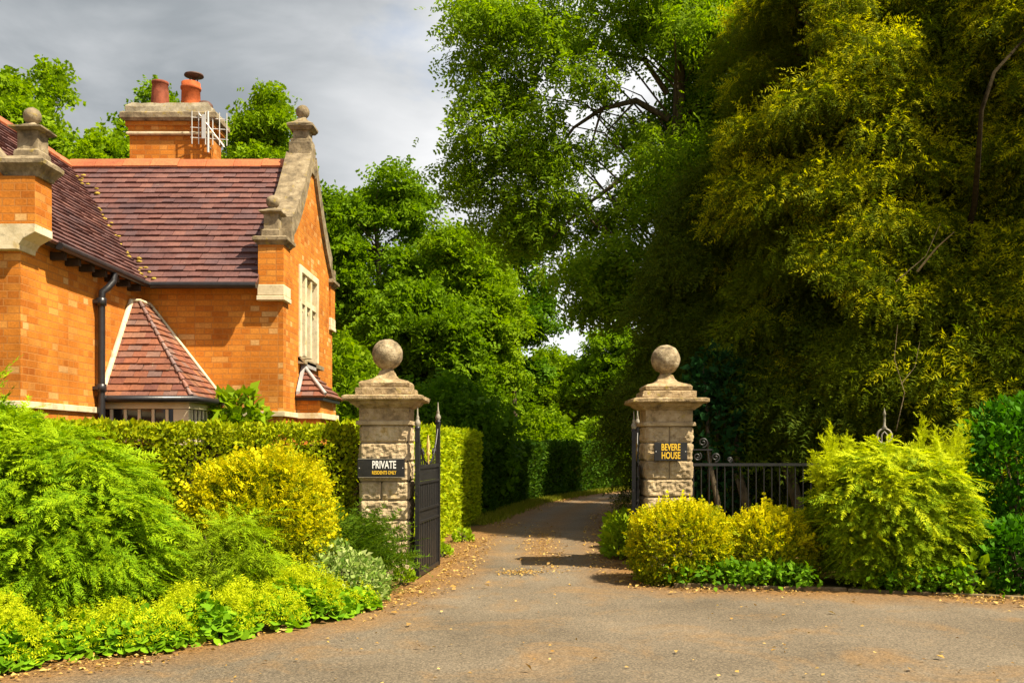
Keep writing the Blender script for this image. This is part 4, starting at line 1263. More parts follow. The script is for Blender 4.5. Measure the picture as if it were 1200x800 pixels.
def gate(a, b, label, zn=1.92, zf=2.02):
    """open leaf from hinge post a to closing post b (plan points)"""
    A = Vector((*a, 0)); B = Vector((*b, 0)); d = (B-A); ln = d.length; d.normalize(); nrm = Vector((-d.y, d.x, 0)); Z = Vector((0,0,1))
    t = thing('iron_gate', label, 'gate', tuple(A), 'pair of open iron gates')
    def bar(mb, p, q, w=0.02, th=0.02):
        """flat bar from p to q (in leaf coordinates s, z)"""
        p0 = A + d*p[0] + Z*p[1]; q0 = A + d*q[0] + Z*q[1]; e = (q0-p0).normalized(); o = e.cross(nrm).normalized()
        vs = []
        for pt in (p0, q0):
            for s1_, s2_ in ((-1,-1), (1,-1), (1,1), (-1,1)): vs.append(pt + o*s1_*w/2 + nrm*s2_*th/2)
        mb.hexa([vs[0], vs[1], vs[2], vs[3], vs[4], vs[5], vs[6], vs[7]])
    for s, zt in ((0.0, zn), (ln, zf)):
        m = MB(); bar(m, (s, 0.02), (s, zt-0.16), 0.05, 0.05)
        p = A + d*s
        m.lathe((p.x, p.y, zt-0.16), [(0.036,0), (0.036,0.02), (0.02,0.03)], 10)
        post = m.build('post', M['iron'], t)
        m = MB(); m.lathe((p.x, p.y, zt-0.14), [(0.018,0), (0.034,0.03), (0.036,0.05), (0.022,0.08), (0.016,0.095), (0.022,0.105), (0.010,0.14), (0.006,0.22), (0.001,0.24)], 12)
        m.build('finial', M['grey_iron'], post)
    m = MB()
    for z, w in ((0.05, 0.05), (0.66, 0.03), (0.80, 0.03), (1.12, 0.03), (1.31, 0.045)):
        m = MB(); bar(m, (0.026, z), (ln-0.026, z), w, 0.035); m.build('rail', M['iron'], t)
    for z, w in ((0.355, 0.56), (0.73, 0.11), (0.96, 0.29), (1.215, 0.15)):
        m = MB(); bar(m, (0.03, z), (ln-0.03, z), w, 0.006); m.build('panel', M['iron'], t)
    m = MB(); k = 9
    for i in range(1, k):
        s = ln*i/k; bar(m, (s, 0.076), (s, 0.644), 0.02, 0.02)
        bar(m, (s, 0.816), (s, 1.104), 0.014, 0.016)
    m.build('ribs', M['iron'], t)
    for zc in (0.73, 1.215):
        m = MB()
        for i in range(6):
            s = ln*(i+0.5)/6
            m.tube(spiral(A + d*s + Z*zc + nrm*0.01, 0.055, 1.5, 0, d, Z, 16), 0.008, 5)
        build_each(m, 'scroll', M['iron'], t)
    m = MB()
    for s0, s1_, z0 in ((0.03, ln/2, zn-0.22), (ln-0.03, ln/2, zf-0.25)):
        pts = []
        for i in range(13):
            f = i/12; pts.append(A + d*(s0 + (s1_-s0)*f*0.92) + Z*(1.345 + (z0-1.345)*(1-f)**2.2))
        m.tube(pts, 0.014, 6)
        for f in (0.25, 0.5):
            c = A + d*(s0 + (s1_-s0)*f) + Z*(1.40 + 0.16*(1-f))
            m.tube(spiral(c, 0.05, 1.4, 1.0, d, Z, 14), 0.008, 5)
        for q in range(1, 5):
            f = q/5; s = s0 + (s1_-s0)*f
            bar(m, (s, 1.333), (s, 1.345 + (z0-1.345)*(1-f/0.92)**2.2 if f < 0.92 else 1.36), 0.014, 0.014)
    m.build('crest', M['iron'], t)
    m = MB(); c = A + d*ln/2
    m.lathe((c.x, c.y, 1.335), [(0.012,0), (0.012,0.10), (0.03,0.13), (0.012,0.16), (0.026,0.22), (0.012,0.30), (0.002,0.36)], 8)
    m.build('spike', M['gilt'], t)
    # hinges into the pier
    m = MB()
    for z in (0.25, 1.0, 1.62):
        bar(m, (-0.10, z), (-0.03, z), 0.03, 0.02)
    build_each(m, 'hinge', M['iron'], t)
    return t
gate((-1.105, 10.98), (-0.955, 12.12), 'black iron gate standing open beside the PRIVATE pier and clipped hedge')
gate((1.535, 11.82), (1.735, 12.98), 'black iron gate swung open and seen edge-on beside the BEVERE HOUSE pier', 1.90, 1.98)

# railing right of the right pier
rl = thing('iron_railing', 'black iron railing of thin upright bars running from the pier behind yellow shrubs', 'railing', (2.3, 12.0, 0))
m = MB(); m.box(2.27, 5.6, 11.985, 12.02, 1.30, 1.335); m.build('rail', M['iron'], rl)
m = MB(); m.box(2.27, 5.6, 11.99, 12.015, 0.18, 0.21); m.build('rail', M['iron'], rl)
for i in range(33):
    x = 2.32 + i*0.1
    b = MB(); b.tube([(x, 12.002, 0.0), (x, 12.002, 1.30)], 0.0085, 6); b.build('bar', M['iron'], rl)
m = MB()
for c, r, a0, sg in (((2.44, 12.0, 1.60), 0.065, -1.6, 1), ((2.60, 12.0, 1.41), 0.06, -1.6, 1), ((2.37, 12.0, 1.42), 0.055, 1.0, -1), ((2.78, 12.0, 1.38), 0.035, -1.6, 1)):
    m.tube(spiral(c, r, 1.6, a0, (1,0,0), (0,0,1), 24, sg), 0.011, 6)
m.box(2.27, 2.56, 11.99, 12.01, 1.50, 1.515)
m.tube([(2.29, 12.0, 1.335), (2.29, 12.0, 1.68)], 0.012, 6); m.tube([(2.52, 12.0, 1.335), (2.50, 12.0, 1.50)], 0.01, 6)
m.build('scroll_bracket', M['iron'], rl)

ip = thing('iron_finial_post', 'weathered iron post topped by a ring and spike behind the lime conifer', 'iron post', (4.80, 12.06, 0))
m = MB(); m.tube([(4.80, 12.1, 0), (4.80, 12.1, 1.58)], 0.02, 8); m.build('post', M['grey_iron'], ip)
m = MB()
m.tube([(4.80 + 0.095*math.cos(a), 12.1, 1.68 + 0.095*math.sin(a)) for a in np.linspace(0, 2*math.pi, 25)], 0.014, 6, caps=False)
m.tube([(4.765, 12.1, 1.60), (4.765, 12.1, 1.70), (4.80, 12.1, 1.74), (4.835, 12.1, 1.70), (4.835, 12.1, 1.60)], 0.010, 6)
m.build('ring', M['grey_iron'], ip)
m = MB(); m.lathe((4.80, 12.1, 1.77), [(0.022,0), (0.034,0.02), (0.016,0.05), (0.014,0.18), (0.022,0.19), (0.008,0.24), (0.001,0.28)], 10); m.build('spike', M['grey_iron'], ip)

# ================================================================== HEDGES
hedge('clipped_hedge', 'clipped yellow-green hedge between the brick lodge and the PRIVATE pier', [(-6.6, 7.75), (-5.4, 8.6), (-3.6, 9.95), (-1.86, 11.22)], 0.6, 1.78, 2300, 'leaf', 0.052, 'hedge', 21, 0.03)
hedge('drive_hedge', 'tall bright green clipped hedge lining the drive just inside the open gate', [(-1.62, 12.5), (-1.22, 14.4), (-0.98, 17.2), (-0.66, 20.2)], 0.9, 1.80, 1150, 'leaf', 0.075, 'hedge_green', 22, 0.05)
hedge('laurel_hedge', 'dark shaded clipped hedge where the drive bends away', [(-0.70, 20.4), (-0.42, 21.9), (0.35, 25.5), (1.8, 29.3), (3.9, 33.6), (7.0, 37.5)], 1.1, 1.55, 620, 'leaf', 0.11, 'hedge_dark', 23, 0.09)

# ================================================================== SHRUBS, LEFT BED
conifer_bush('conifer_bush', 'large feathery green conifer bush filling the left bed before the hedge', -4.05, 8.02, 1.02, 0.85, 1.82, 1700, 13, 'thuja', 0.155, 'conifer_tip', 'conifer', 31,
             zc=0.42, lump=0.16, k=4.5, depth=0.45, boxy=0.12, up=0.2)
conifer_bush('conifer_bush', 'green conifer bush with upright feathery tips by the lodge corner', -4.75, 8.35, 0.72, 0.5, 1.98, 420, 11, 'thuja', 0.24, 'conifer_tip', 'conifer', 32, zc=0.5, lump=0.25, depth=0.42, up=0.9, plate=0.3)
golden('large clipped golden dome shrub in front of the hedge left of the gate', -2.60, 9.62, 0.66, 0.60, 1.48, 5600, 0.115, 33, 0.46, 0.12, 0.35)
conifer_bush('feathery_conifer', 'low arching feathery green conifer below the large golden dome', -2.72, 8.75, 0.55, 0.40, 0.98, 210, 9, 'feather', 0.32, 'conifer_tip', 'feather', 34, zc=0.35, lump=0.2, depth=0.5, up=0.5)
def sparse_fern(name, label, X, Y, n, h, size, mat, seed, cat, az=None):
    rng = np.random.default_rng(seed)
    t = thing(name, label, cat, (X, Y, 0))
    a = rng.uniform(0, 2*math.pi, n); e = rng.uniform(0.1, 1.0, n)
    d0 = np.stack([np.cos(a)*e, np.sin(a)*e, 0.75 + 0*a], 1)
    if az is not None: d0 = d0 + np.array(az)
    outs = []
    for step in range(3):
        pos = np.array([X, Y, 0.04]) + unit(d0)*(h*(0.22 + 0.3*step)*rng.uniform(0.6, 1.1, n))[:, None] - np.array([0, 0, 0.05])*step**2
        d = unit(d0)*1.0 + np.array([0, 0, -0.18*step]) + 0.25*rng.normal(size=d0.shape)
        nn = np.array([0, 0, 1.]) + 0.5*rng.normal(size=d0.shape)
        outs.append(stamp(PR['fern'], pos, d, nn, size*rng.uniform(0.7, 1.2, n), rng))
    arr = np.concatenate(outs); arr[:, :, 2] = np.maximum(arr[:, :, 2], 0.01)
    polymesh('foliage', arr, L[mat], t)
    mb = MB(); stems(mb, (X, Y), h*0.8, h*0.5, 9, 0.012, rng); mb.build('stem', M['bark'], t)
    return t
sparse_fern('spreading_conifer', 'dark green spreading conifer with fern-like sprays at the foot of the PRIVATE pier', -1.82, 10.40, 230, 0.86, 0.42, 'fern', 35, 'conifer', (0.1, -0.1, 0.1))
sparse_fern('upright_fern', 'shaded fern fronds between the large conifer and the golden dome', -2.95, 9.1, 70, 1.0, 0.38, 'fern', 36, 'fern')
shrub('variegated_shrub', 'low silvery variegated shrub nearest the drive left of the gate', 'shrub', -1.72, 9.42, 0.50, 0.40, 0.56, 3400, 'leaf', 0.060, 'silver', 37, lump=0.32, k=6, depth=0.55, up=0.5, jit=0.8, zc=0.25)

def mantle(X, Y, rx, ry, h, seed, label, froth=1.0):
    rng = np.random.default_rng(seed)
    t = thing('lady_mantle', label, 'flowering plant', (X, Y, 0), 'frothy plants edging the left bed')
    n = int(520*rx*ry/0.09)
    u = rng.normal(size=(n, 2)); u = u/np.linalg.norm(u, axis=1, keepdims=True)*np.sqrt(rng.random((n, 1)))
    z = h*0.66*np.sqrt(np.clip(1 - (u**2).sum(1), 0.04, 1))*rng.uniform(0.45, 1.02, n)*(1 + 0.45*wob(np.c_[u*3, u[:, :1]], 2, seed))
    pos = np.c_[X + u[:, 0]*rx, Y + u[:, 1]*ry, z]
    d = np.c_[u, 0.15*np.ones(n)] + 0.5*rng.normal(size=(n, 3)); nn = np.c_[u*0.9, np.ones(n)] + 0.3*rng.normal(size=(n, 3))
    polymesh('foliage', stamp(PR['round'], pos, d, nn, 0.075*rng.uniform(0.6, 1.25, n), rng), L['mantle'], t)
    n2 = int(1250*rx*ry/0.09*froth)
    u = rng.normal(size=(n2, 2)); u = u/np.linalg.norm(u, axis=1, keepdims=True)*np.sqrt(rng.random((n2, 1)))
    lump = wob(np.c_[u*rx*1.0, u[:, :1]*0] + seed, 14, seed)
    keep = lump > -0.05; u = u[keep]; lump = lump[keep]; n2 = len(u)
    z = h*np.sqrt(np.clip(1 - (u**2).sum(1), 0.05, 1))*rng.uniform(0.62, 1.0, n2)*(1 + 0.32*lump) + 0.02
    pos = np.c_[X + u[:, 0]*rx*1.04, Y + u[:, 1]*ry*1.04, z]
    d = np.c_[u*0.5, np.ones(n2)*0.6] + 0.7*rng.normal(size=(n2, 3)); nn = rng.normal(size=(n2, 3))
    polymesh('flowers', stamp(PR['froth'], pos, d, nn, 0.045*rng.uniform(0.6, 1.3, n2), rng), L['froth'], t)
    return t
mantle(-3.78, 6.72, 0.46, 0.40, 0.44, 41, 'frothy yellow-green flowering clump at the left end of the bed edge')
mantle(-3.30, 7.18, 0.36, 0.34, 0.30, 42, 'low leafy green clump with few flowers, second from the road end of the bed', 0.35)
mantle(-2.92, 7.32, 0.40, 0.34, 0.36, 43, 'frothy clump with rounded leaves in front of the large conifer bush', 0.7)
mantle(-2.55, 7.72, 0.40, 0.36, 0.38, 44, 'yellow-green frothy clump in front of the feathery conifer', 0.9)
mantle(-2.22, 8.15, 0.42, 0.36, 0.36, 45, 'spreading frothy yellow clump nearest the road below the feathery conifer', 0.8)
mantle(-1.92, 8.65, 0.46, 0.40, 0.42, 46, 'frothy yellow clump touching the silvery variegated shrub', 1.1)
mantle(-2.35, 8.72, 0.40, 0.36, 0.44, 47, 'frothy clump tucked below the large golden dome shrub', 0.9)
mantle(-3.60, 7.35, 0.42, 0.36, 0.34, 68, 'shaded frothy clump at the foot of the large conifer bush', 0.5)
mantle(-1.60, 9.02, 0.30, 0.28, 0.26, 69, 'small leafy clump at the drive edge below the variegated shrub', 0.5)
shrub('weed_clump', 'small yellow-green weed at the foot of the PRIVATE pier', 'weed', -1.22, 10.55, 0.10, 0.10, 0.18, 150, 'leaf', 0.06, 'weed', 48, up=0.8, zc=0.2)
shrub('weed_clump', 'small weed tuft below the tall bright drive hedge', 'weed', -0.98, 13.2, 0.14, 0.16, 0.16, 220, 'leaf', 0.06, 'weed', 49, up=0.8, zc=0.2)
shrub('weed_clump', 'second small weed tuft further along the bright drive hedge', 'weed', -0.80, 15.3, 0.16, 0.25, 0.18, 260, 'leaf', 0.06, 'weed', 50, up=0.8, zc=0.2)

# ================================================================== SHRUBS, RIGHT BED
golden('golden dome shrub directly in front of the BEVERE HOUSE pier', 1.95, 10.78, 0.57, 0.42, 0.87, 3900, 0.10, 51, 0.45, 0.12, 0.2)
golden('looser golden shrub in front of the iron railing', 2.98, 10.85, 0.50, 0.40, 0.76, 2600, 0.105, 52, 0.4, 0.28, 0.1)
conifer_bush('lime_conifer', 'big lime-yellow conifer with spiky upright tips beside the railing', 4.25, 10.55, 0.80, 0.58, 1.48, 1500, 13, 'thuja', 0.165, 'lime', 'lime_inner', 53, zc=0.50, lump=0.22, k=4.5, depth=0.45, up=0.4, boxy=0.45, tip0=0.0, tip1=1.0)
# upright leading tips of the lime conifer, part of the same shrub
lc = [o for o in bpy.data.objects if o.name.startswith('lime_conifer')][0]
rng = np.random.default_rng(54); outs = []
for (tx_, ty_, tz_, hx) in ((3.62,10.5,1.25,0.52), (3.80,10.6,1.30,0.36), (4.58,10.55,1.32,0.54), (4.72,10.5,1.30,0.44), (4.93,10.5,1.20,0.62), (5.05,10.6,1.05,0.72), (3.45,10.5,1.05,0.4), (4.83,10.4,1.22,0.45), (3.52,10.4,1.15,0.5), (4.65,10.35,1.2,0.4)):
    for q in np.linspace(0, 1, 11):
        m_ = 7; pos = np.tile([tx_ + 0.1*q*(tx_-4.2), ty_, tz_ + hx*q], (m_, 1)) + 0.02*rng.normal(size=(m_, 3))
        d = rng.normal(size=(m_, 3))*0.6 + np.array([0, 0, 0.75]); nn = rng.normal(size=(m_, 3))
        outs.append(stamp(PR['thuja'], pos, d, nn, (0.17*(1-0.6*q))*rng.uniform(0.8, 1.2, m_), rng))
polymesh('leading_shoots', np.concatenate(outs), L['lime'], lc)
shrub('emerald_shrub', 'tall dense emerald green shrub at the right end of the bed', 'shrub', 5.95, 10.95, 0.85, 0.7, 2.25, 8500, 'leaf', 0.085, 'emerald', 55, lump=0.26, k=5, depth=0.4, up=0.5, jit=0.6, zc=0.45)
shrub('emerald_shrub', 'low emerald leafy shrub in front of the tall one at the right end', 'shrub', 5.45, 10.05, 0.55, 0.42, 0.80, 2600, 'leaf', 0.085, 'emerald', 56, lump=0.22, depth=0.4, up=0.5, jit=0.6, zc=0.35)
shrub('bramble', 'pale leafed bramble shoots between the lime conifer and low emerald shrub', 'plant', 4.85, 9.95, 0.30, 0.16, 0.42, 260, 'leaf', 0.10, 'weed', 57, lump=0.3, depth=0.6, up=0.4, jit=0.7, zc=0.3)

def cover(name, label, pts, n, h, size, mat, seed):
    rng = np.random.default_rng(seed); a = np.array(pts, float)
    seg = a[1:] - a[:-1]; ln = np.linalg.norm(seg, axis=1); i = rng.choice(len(seg), n, p=ln/ln.sum())
    p = a[i] + seg[i]*rng.random((n, 1)) + rng.normal(size=(n, 2))*0.12
    z = h*(0.15 + 0.85*rng.random(n)**0.8)*(0.8 + 0.35*wob(np.c_[p, p[:, 0]*0], 6, seed))
    kp_ = wob(np.c_[p, p[:, 0]*0], 3.2, seed+3) > -0.25
    p, z = p[kp_], z[kp_]; n = len(p)
    pos = np.c_[p, np.maximum(z, 0.03)]
    d = rng.normal(size=(n, 3)) + np.array([0, -0.5, 0.3]); nn = np.array([0, -0.4, 1.]) + 0.5*rng.normal(size=(n, 3))
    o = polymesh(name, stamp(PR['leaf'], pos, d, nn, size*rng.uniform(0.6, 1.3, n), rng), L[mat])
    tag(o, label, 'ground cover', kind='stuff')
    return o
cover('ground_cover', 'glossy green ground cover creeping below the shrubs of the right bed', [(1.8,10.48), (2.6,10.36), (3.5,10.22), (4.4,9.98), (5.4,9.66), (6.5,9.4)], 4200, 0.34, 0.075, 'cover', 58)
cover('undergrowth', 'leafy green undergrowth growing behind the iron railing', [(2.4,12.6), (3.4,12.7), (4.4,12.8), (6.0,12.8)], 2400, 0.62, 0.10, 'weed', 59)
for i, (x, y, rx, ry, h) in enumerate(((1.50, 13.1, 0.20, 0.35, 0.55), (1.62, 14.3, 0.24, 0.45, 0.46), (1.90, 16.2, 0.28, 0.7, 0.42))):
    shrub('weed_clump', ['bright green weed clump just behind the edge-on iron gate', 'bright weed clump further along the right edge of the drive', 'weed clump at the foot of the dark evergreens by the drive'][i],
          'weed', x, y, rx, ry, h, 900, 'leaf', 0.085, 'weed', 60+i, lump=0.25, depth=0.5, up=0.7, jit=0.6, zc=0.25)
# dry twigs on the edge of the right bed
tw = thing('dead_twigs', 'dry bent twigs at the foot of the lime conifer', 'twigs', (4.5, 9.95, 0))
m = MB(); rng = np.random.default_rng(64)
for _ in range(9):
    x = 4.1 + rng.random()*1.0; y = 9.95 + rng.random()*0.15
    m.tube([(x, y, 0.0), (x + rng.normal()*0.06, y - 0.03, 0.10), (x + rng.normal()*0.14, y - 0.06, 0.16 + 0.16*rng.random()), (x + rng.normal()*0.2, y - 0.08, 0.12 + 0.25*rng.random())], [0.006, 0.005, 0.004, 0.002], 5)
m.build('twig', M['dead'], tw)

# climber and shrubs round the house
shrub('climbing_shrub', 'leafy green climber between the porch and the corner of the lodge', 'shrub', -3.62, 12.28, 0.52, 0.24, 2.30, 1900, 'leaf', 0.14, 'climber', 66, lump=0.25, k=5, depth=0.5, up=0.5, jit=0.7, zc=0.5)
shrub('garden_shrub', 'bright yellow-green shrub beside the gable end of the lodge', 'shrub', -3.3, 18.2, 1.1, 0.9, 3.6, 3600, 'broad', 0.20, 'oak', 67, lump=0.25, k=3, depth=0.4, up=0.4, jit=0.6, zc=0.5)

# grass strip between drive and laurel hedge
def verge_grass():
    rng = np.random.default_rng(70); n = 9000
    a = np.array([(-0.62, 18.5), (-0.2, 21.2), (0.62, 25.2), (2.0, 28.9), (4.1, 33.0)], float)
    seg = a[1:] - a[:-1]; ln = np.linalg.norm(seg, axis=1); i = rng.choice(len(seg), n, p=ln/ln.sum())
    p = a[i] + seg[i]*rng.random((n, 1)) + rng.normal(size=(n, 2))*0.15
    pos = np.c_[p, np.zeros(n)]
    d = np.array([0, 0, 1.]) + 0.5*rng.normal(size=(n, 3)); nn = rng.normal(size=(n, 3))
    blade = [np.array([[[-0.08,0,0],[0.08,0,0],[0.0,1,-0.15]]])]
    tag(polymesh('grass', stamp(blade, pos, d, nn, 0.13*rng.uniform(0.5, 1.3, n), rng), L['grass']), 'thin strip of grass below the dark hedge along the drive', 'grass', kind='stuff')
verge_grass()

# ================================================================== TREES
# the big ash-like tree over the drive
ash_extra = [P(x, y, Y) for x, y, Y in ((575,20,20.0), (600,60,20.5), (560,110,20.2), (548,165,20.5), (575,150,20), (560,215,20.5), (600,215,20.3), (640,190,20.2), (590,255,20.6), (625,255,20.5),
             (640,120,20.0), (655,60,20.4), (620,165,20.2), (690,170,20.5), (700,100,20.6), (660,225,20.3), (600,110,20.8), (690,40,20.3), (730,60,20.8), (745,150,20.6), (740,240,20.8), (705,250,21.2),
             (585,185,20.8), (610,15,20.7), (650,15,21), (560,5,20.6), (780,200,20.4), (800,260,20.6), (760,290,20.6), (795,160,20.4), (830,120,20.8), (850,60,21), (820,30,20.8), (770,330,20.8), (730,330,21.4), (700,300,20.8), (610,275,20.8), (640,270,20.8), (725,285,19.2), (760,240,19.0), (800,215,19.0), (740,330,19.2), (790,300,19.0), (765,180,19.3), (715,345,19.6), (820,170,19.2), (688,312,19.6), (702,345,19.6), (675,298,20.4), (712,318,19.8), (775,360,19.2), (545,215,20.3), (560,60,20.4), (545,190,20.6))]
tree('ash_tree', 'tall broad light-green deciduous tree overhanging the drive with arching limbs', 3.5, 21.0, 16, 0.26, (2.6, 21.2, 11.2), (3.7, 2.4, 5.0), 44, 0.64, 200, 'ash', 0.27, 'ash', 81, lr=0.17, up=0.0, droop=0.3, gap=-0.05, extra=ash_extra, lean=(0.2, 0), trunk_top=15, shell=0.5, limb_share=0.5)
at_ = [o for o in bpy.data.objects if o.name.startswith('ash_tree')][0]
m = MB()
for pts, r0 in (([P(783,140,21), P(745,118,20.8), P(705,128,20.6), P(672,150,20.5), P(640,195,20.4)], 0.085),
                ([P(785,190,21), P(745,195,20.8), P(715,220,20.6), P(680,245,20.4), P(648,278,20.3)], 0.08),
                ([P(782,110,21), P(755,70,20.9), P(715,62,20.7), P(660,60,20.5)], 0.07),
                ([P(775,60,21), P(760,20,20.8), P(740,-30,20.6)], 0.06),
                ([P(788,150,21), P(820,120,21), P(850,80,21.2)], 0.05),
                ([P(705,128,20.6), P(690,180,20.4), P(676,215,20.3)], 0.03), ([P(745,118,20.8), P(715,150,20.5), P(700,185,20.4)], 0.03)):
    m.tube(pts, [r0*(1 - 0.8*i/(len(pts)-1)) for i in range(len(pts))], 7)
m.build('limb', M['bark'], at_)
tree('slender_tree', 'slender ivy-clad tree standing just right of the tall light-green tree', 4.5, 22.2, 14, 0.17, (4.6, 22.2, 9.6), (1.0, 0.9, 4.6), 40, 0.55, 190, 'broad', 0.22, 'broad', 82, trunk_top=14, gap=-0.6)

# evergreens, right
yew('yew_tree', 'dark evergreen column beside the drive behind the BEVERE HOUSE pier', 3.62, 16.8, 6.3, 1.45, 270, 91, 'yew_dark', 0.22, 0.8, fine=1.7)
yew('yew_tree', 'broad evergreen tree with sunlit-coloured golden drooping sprays behind the iron railing', 6.15, 16.4, 12.6, 2.75, 720, 92, 'yew', 0.34, 0.9, 3, gold=0.75, fine=1.9)
yew('yew_tree', 'tall evergreen tree with sunlit-coloured golden tips behind the lime conifer', 9.3, 15.0, 12.6, 3.1, 720, 93, 'yew', 0.34, 0.9, 3, gold=0.85, fine=1.9)
yew('yew_tree', 'dark evergreen tree rising between the slender tree and the sunlit-tipped evergreens', 6.6, 20.2, 13.0, 2.6, 260, 94, 'yew_dark', 0.32, 0.6, gold=0.2)
yew('yew_tree', 'shaded evergreen tree deepest in the wood at the right edge', 11.8, 19.5, 13.0, 3.0, 220, 95, 'yew_dark', 0.32, 0.5, gold=0.2)
yew('yew_tree', 'dark evergreen tree shading the bend of the drive', 6.9, 26.0, 10.5, 2.3, 200, 100, 'yew_dark', 0.3, 0.6)
yew('yew_tree', 'shaded evergreen tree closing the gap behind the railing', 9.0, 18.8, 12.0, 2.8, 260, 97, 'yew_dark', 0.3, 0.3)
yew('yew_tree', 'low shaded evergreen hanging over the bare stems behind the railing', 4.9, 15.6, 4.4, 1.7, 90, 98, 'yew_dark', 0.12, 1.15, gold=0.15)
yew('yew_tree', 'low evergreen between the railing post and the emerald shrub', 6.9, 14.2, 4.4, 1.6, 90, 99, 'yew', 0.12, 0.8, gold=0.25)
shrub('holly_bush', 'blue-green glossy bush in shade behind the BEVERE HOUSE pier', 'shrub', 3.15, 14.7, 0.62, 0.45, 3.1, 1900, 'leaf', 0.13, 'holly', 96, lump=0.28, k=3.5, depth=0.4, up=0.3, jit=0.7, zc=0.5)
# bare stems behind the railing
for i, (x, y, r) in enumerate(((3.02, 14.0, 0.05), (3.5, 14.2, 0.055), (3.62, 14.6, 0.06), (4.25, 14.1, 0.085), (4.75, 14.6, 0.06))):
    t = thing('bare_trunk', ['thin pale bare trunk nearest the pier behind the railing', 'bare brown trunk second from the pier behind the railing', 'bare brown trunk close beside another behind the railing middle',
              'thickest forked bare trunk behind the railing', 'bare trunk behind the railing next to the lime conifer'][i], 'tree trunk', (x, y, 0), 'bare stems behind the railing')
    m = MB(); m.tube([(x, y, -0.05), (x+0.05, y, 0.7), (x-0.02, y+0.25, 1.3), (x+0.06, y+1.1, 2.9)], [r*1.1, r*0.9, r*0.7, r*0.3], 9)
    if i in (1, 3): m.tube([(x+0.03, y, 0.6), (x-0.08, y+0.15, 1.1), (x-0.14, y+0.9, 2.2)], [r*0.7, r*0.55, r*0.3], 7)
    m.build('stem', M['bark'], t)
# dead boughs hanging in the sunlit-tipped evergreen
yw = [o for o in bpy.data.objects if o.name.startswith('yew_tree') and 'lime' in o['label']][0]
m = MB()
for pts, r in (([P(1075,318,12.9), P(1098,290,12.7), P(1118,272,12.5)], 0.03), ([P(1050,330,13), P(1085,300,12.8), P(1102,262,12.7)], 0.014), ([P(1050,505,12.9), P(1060,460,12.8), P(1048,420,12.8), P(1052,380,12.8)], 0.013), ([P(1056,450,12.8), P(1072,430,12.8), P(1078,400,12.8)], 0.009)):
    m.tube(pts, [r*0.55*(1 - 0.75*i/(len(pts)-1)) for i in range(len(pts))], 6)
build_each(m, 'dead_bough', M['dead'], yw)
m = MB(); m.tube([P(1120,330,14.2), P(1142,240,13.4), P(1146,190,12.8), P(1150,130,12.5), P(1165,85,12.5), P(1195,52,12.9), P(1230,20,13.6)], [0.05,0.044,0.036,0.030,0.024,0.018,0.010], 8)
m.build('dark_limb', M['twig'], yw)

# trees beyond, centre
G = 'trees in the grounds beyond the drive'
tree('broadleaf_tree', 'tall domed leafy tree just right of the lodge gable', -4.5, 31.5, 11, 0.24, (-4.5, 31.5, 7.0), (2.1, 1.8, 4.0), 105, 0.56, 210, 'broad', 0.26, 'broad', 101, group=G, gap=0.0, shell=0.4)
tree('broadleaf_tree', 'leafy tree with dense foliage right behind the PRIVATE pier ball', -2.4, 28.5, 7.5, 0.2, (-2.6, 28.5, 3.9), (2.0, 1.6, 3.0), 110, 0.52, 190, 'broad', 0.25, 'broad', 102, group=G, gap=-0.3, shell=0.4)
tree('broadleaf_tree', 'rounded mid-height leafy tree in the middle above the drive hedge', -1.3, 30.0, 8.8, 0.2, (-1.3, 30, 5.0), (1.5, 1.4, 3.5), 105, 0.50, 190, 'broad', 0.25, 'oak', 103, group=G, gap=-0.15, shell=0.4)
tree('broadleaf_tree', 'thin open-branched tree left of the bright gap of sky', 0.15, 33.0, 9.0, 0.13, (0.35, 33, 6.3), (1.2, 1.0, 2.7), 34, 0.40, 130, 'broad', 0.25, 'broad_dark', 104, group=G, gap=-0.2, trunk_top=8.6)
tree('broadleaf_tree', 'distant rounded tree below the gap of sky at the drive bend', 2.4, 47.0, 6.6, 0.2, (2.6, 47, 3.7), (2.7, 1.8, 2.9), 120, 0.6, 150, 'broad', 0.30, 'oak', 105, group=G, gap=-0.7)
tree('broadleaf_tree', 'distant tree half hidden by the dark evergreen column', 5.2, 45.0, 7.6, 0.2, (5.2, 45, 4.2), (2.2, 1.8, 3.2), 120, 0.6, 150, 'broad', 0.30, 'broad', 106, group=G, gap=-0.7)
tree('broadleaf_tree', 'distant low tree behind the middle leafy tree', -1.2, 46.0, 6.2, 0.2, (-1.0, 46, 3.3), (2.8, 1.8, 2.9), 120, 0.62, 150, 'broad', 0.30, 'broad', 107, group=G, gap=-0.7)
tree('broadleaf_tree', 'distant leafy tree filling the gap between gable and domed tree', -7.2, 44.0, 9.0, 0.2, (-7.2, 44, 5.0), (3.0, 2.0, 4.4), 80, 0.95, 230, 'broad', 0.36, 'broad', 108, group=G, gap=-0.7)
shrub('garden_shrub', 'bright laurel shrub peeping over the dark hedge at the bend', 'shrub', 3.4, 34.5, 1.6, 1.0, 2.3, 2600, 'broad', 0.26, 'oak', 109, lump=0.25, depth=0.4, up=0.6, jit=0.6, zc=0.4)
shrub('garden_shrub', 'sunlit yellow-green bush above the dark hedge centre', 'shrub', 1.0, 33.0, 1.3, 0.9, 2.6, 2400, 'broad', 0.24, 'oak', 110, lump=0.25, depth=0.4, up=0.5, jit=0.6, zc=0.45)
shrub('garden_shrub', 'dark bush behind the tall bright drive hedge', 'shrub', -1.6, 23.0, 1.6, 1.2, 3.1, 3000, 'broad', 0.22, 'broad_dark', 111, lump=0.25, depth=0.4, up=0.4, jit=0.6, zc=0.5)
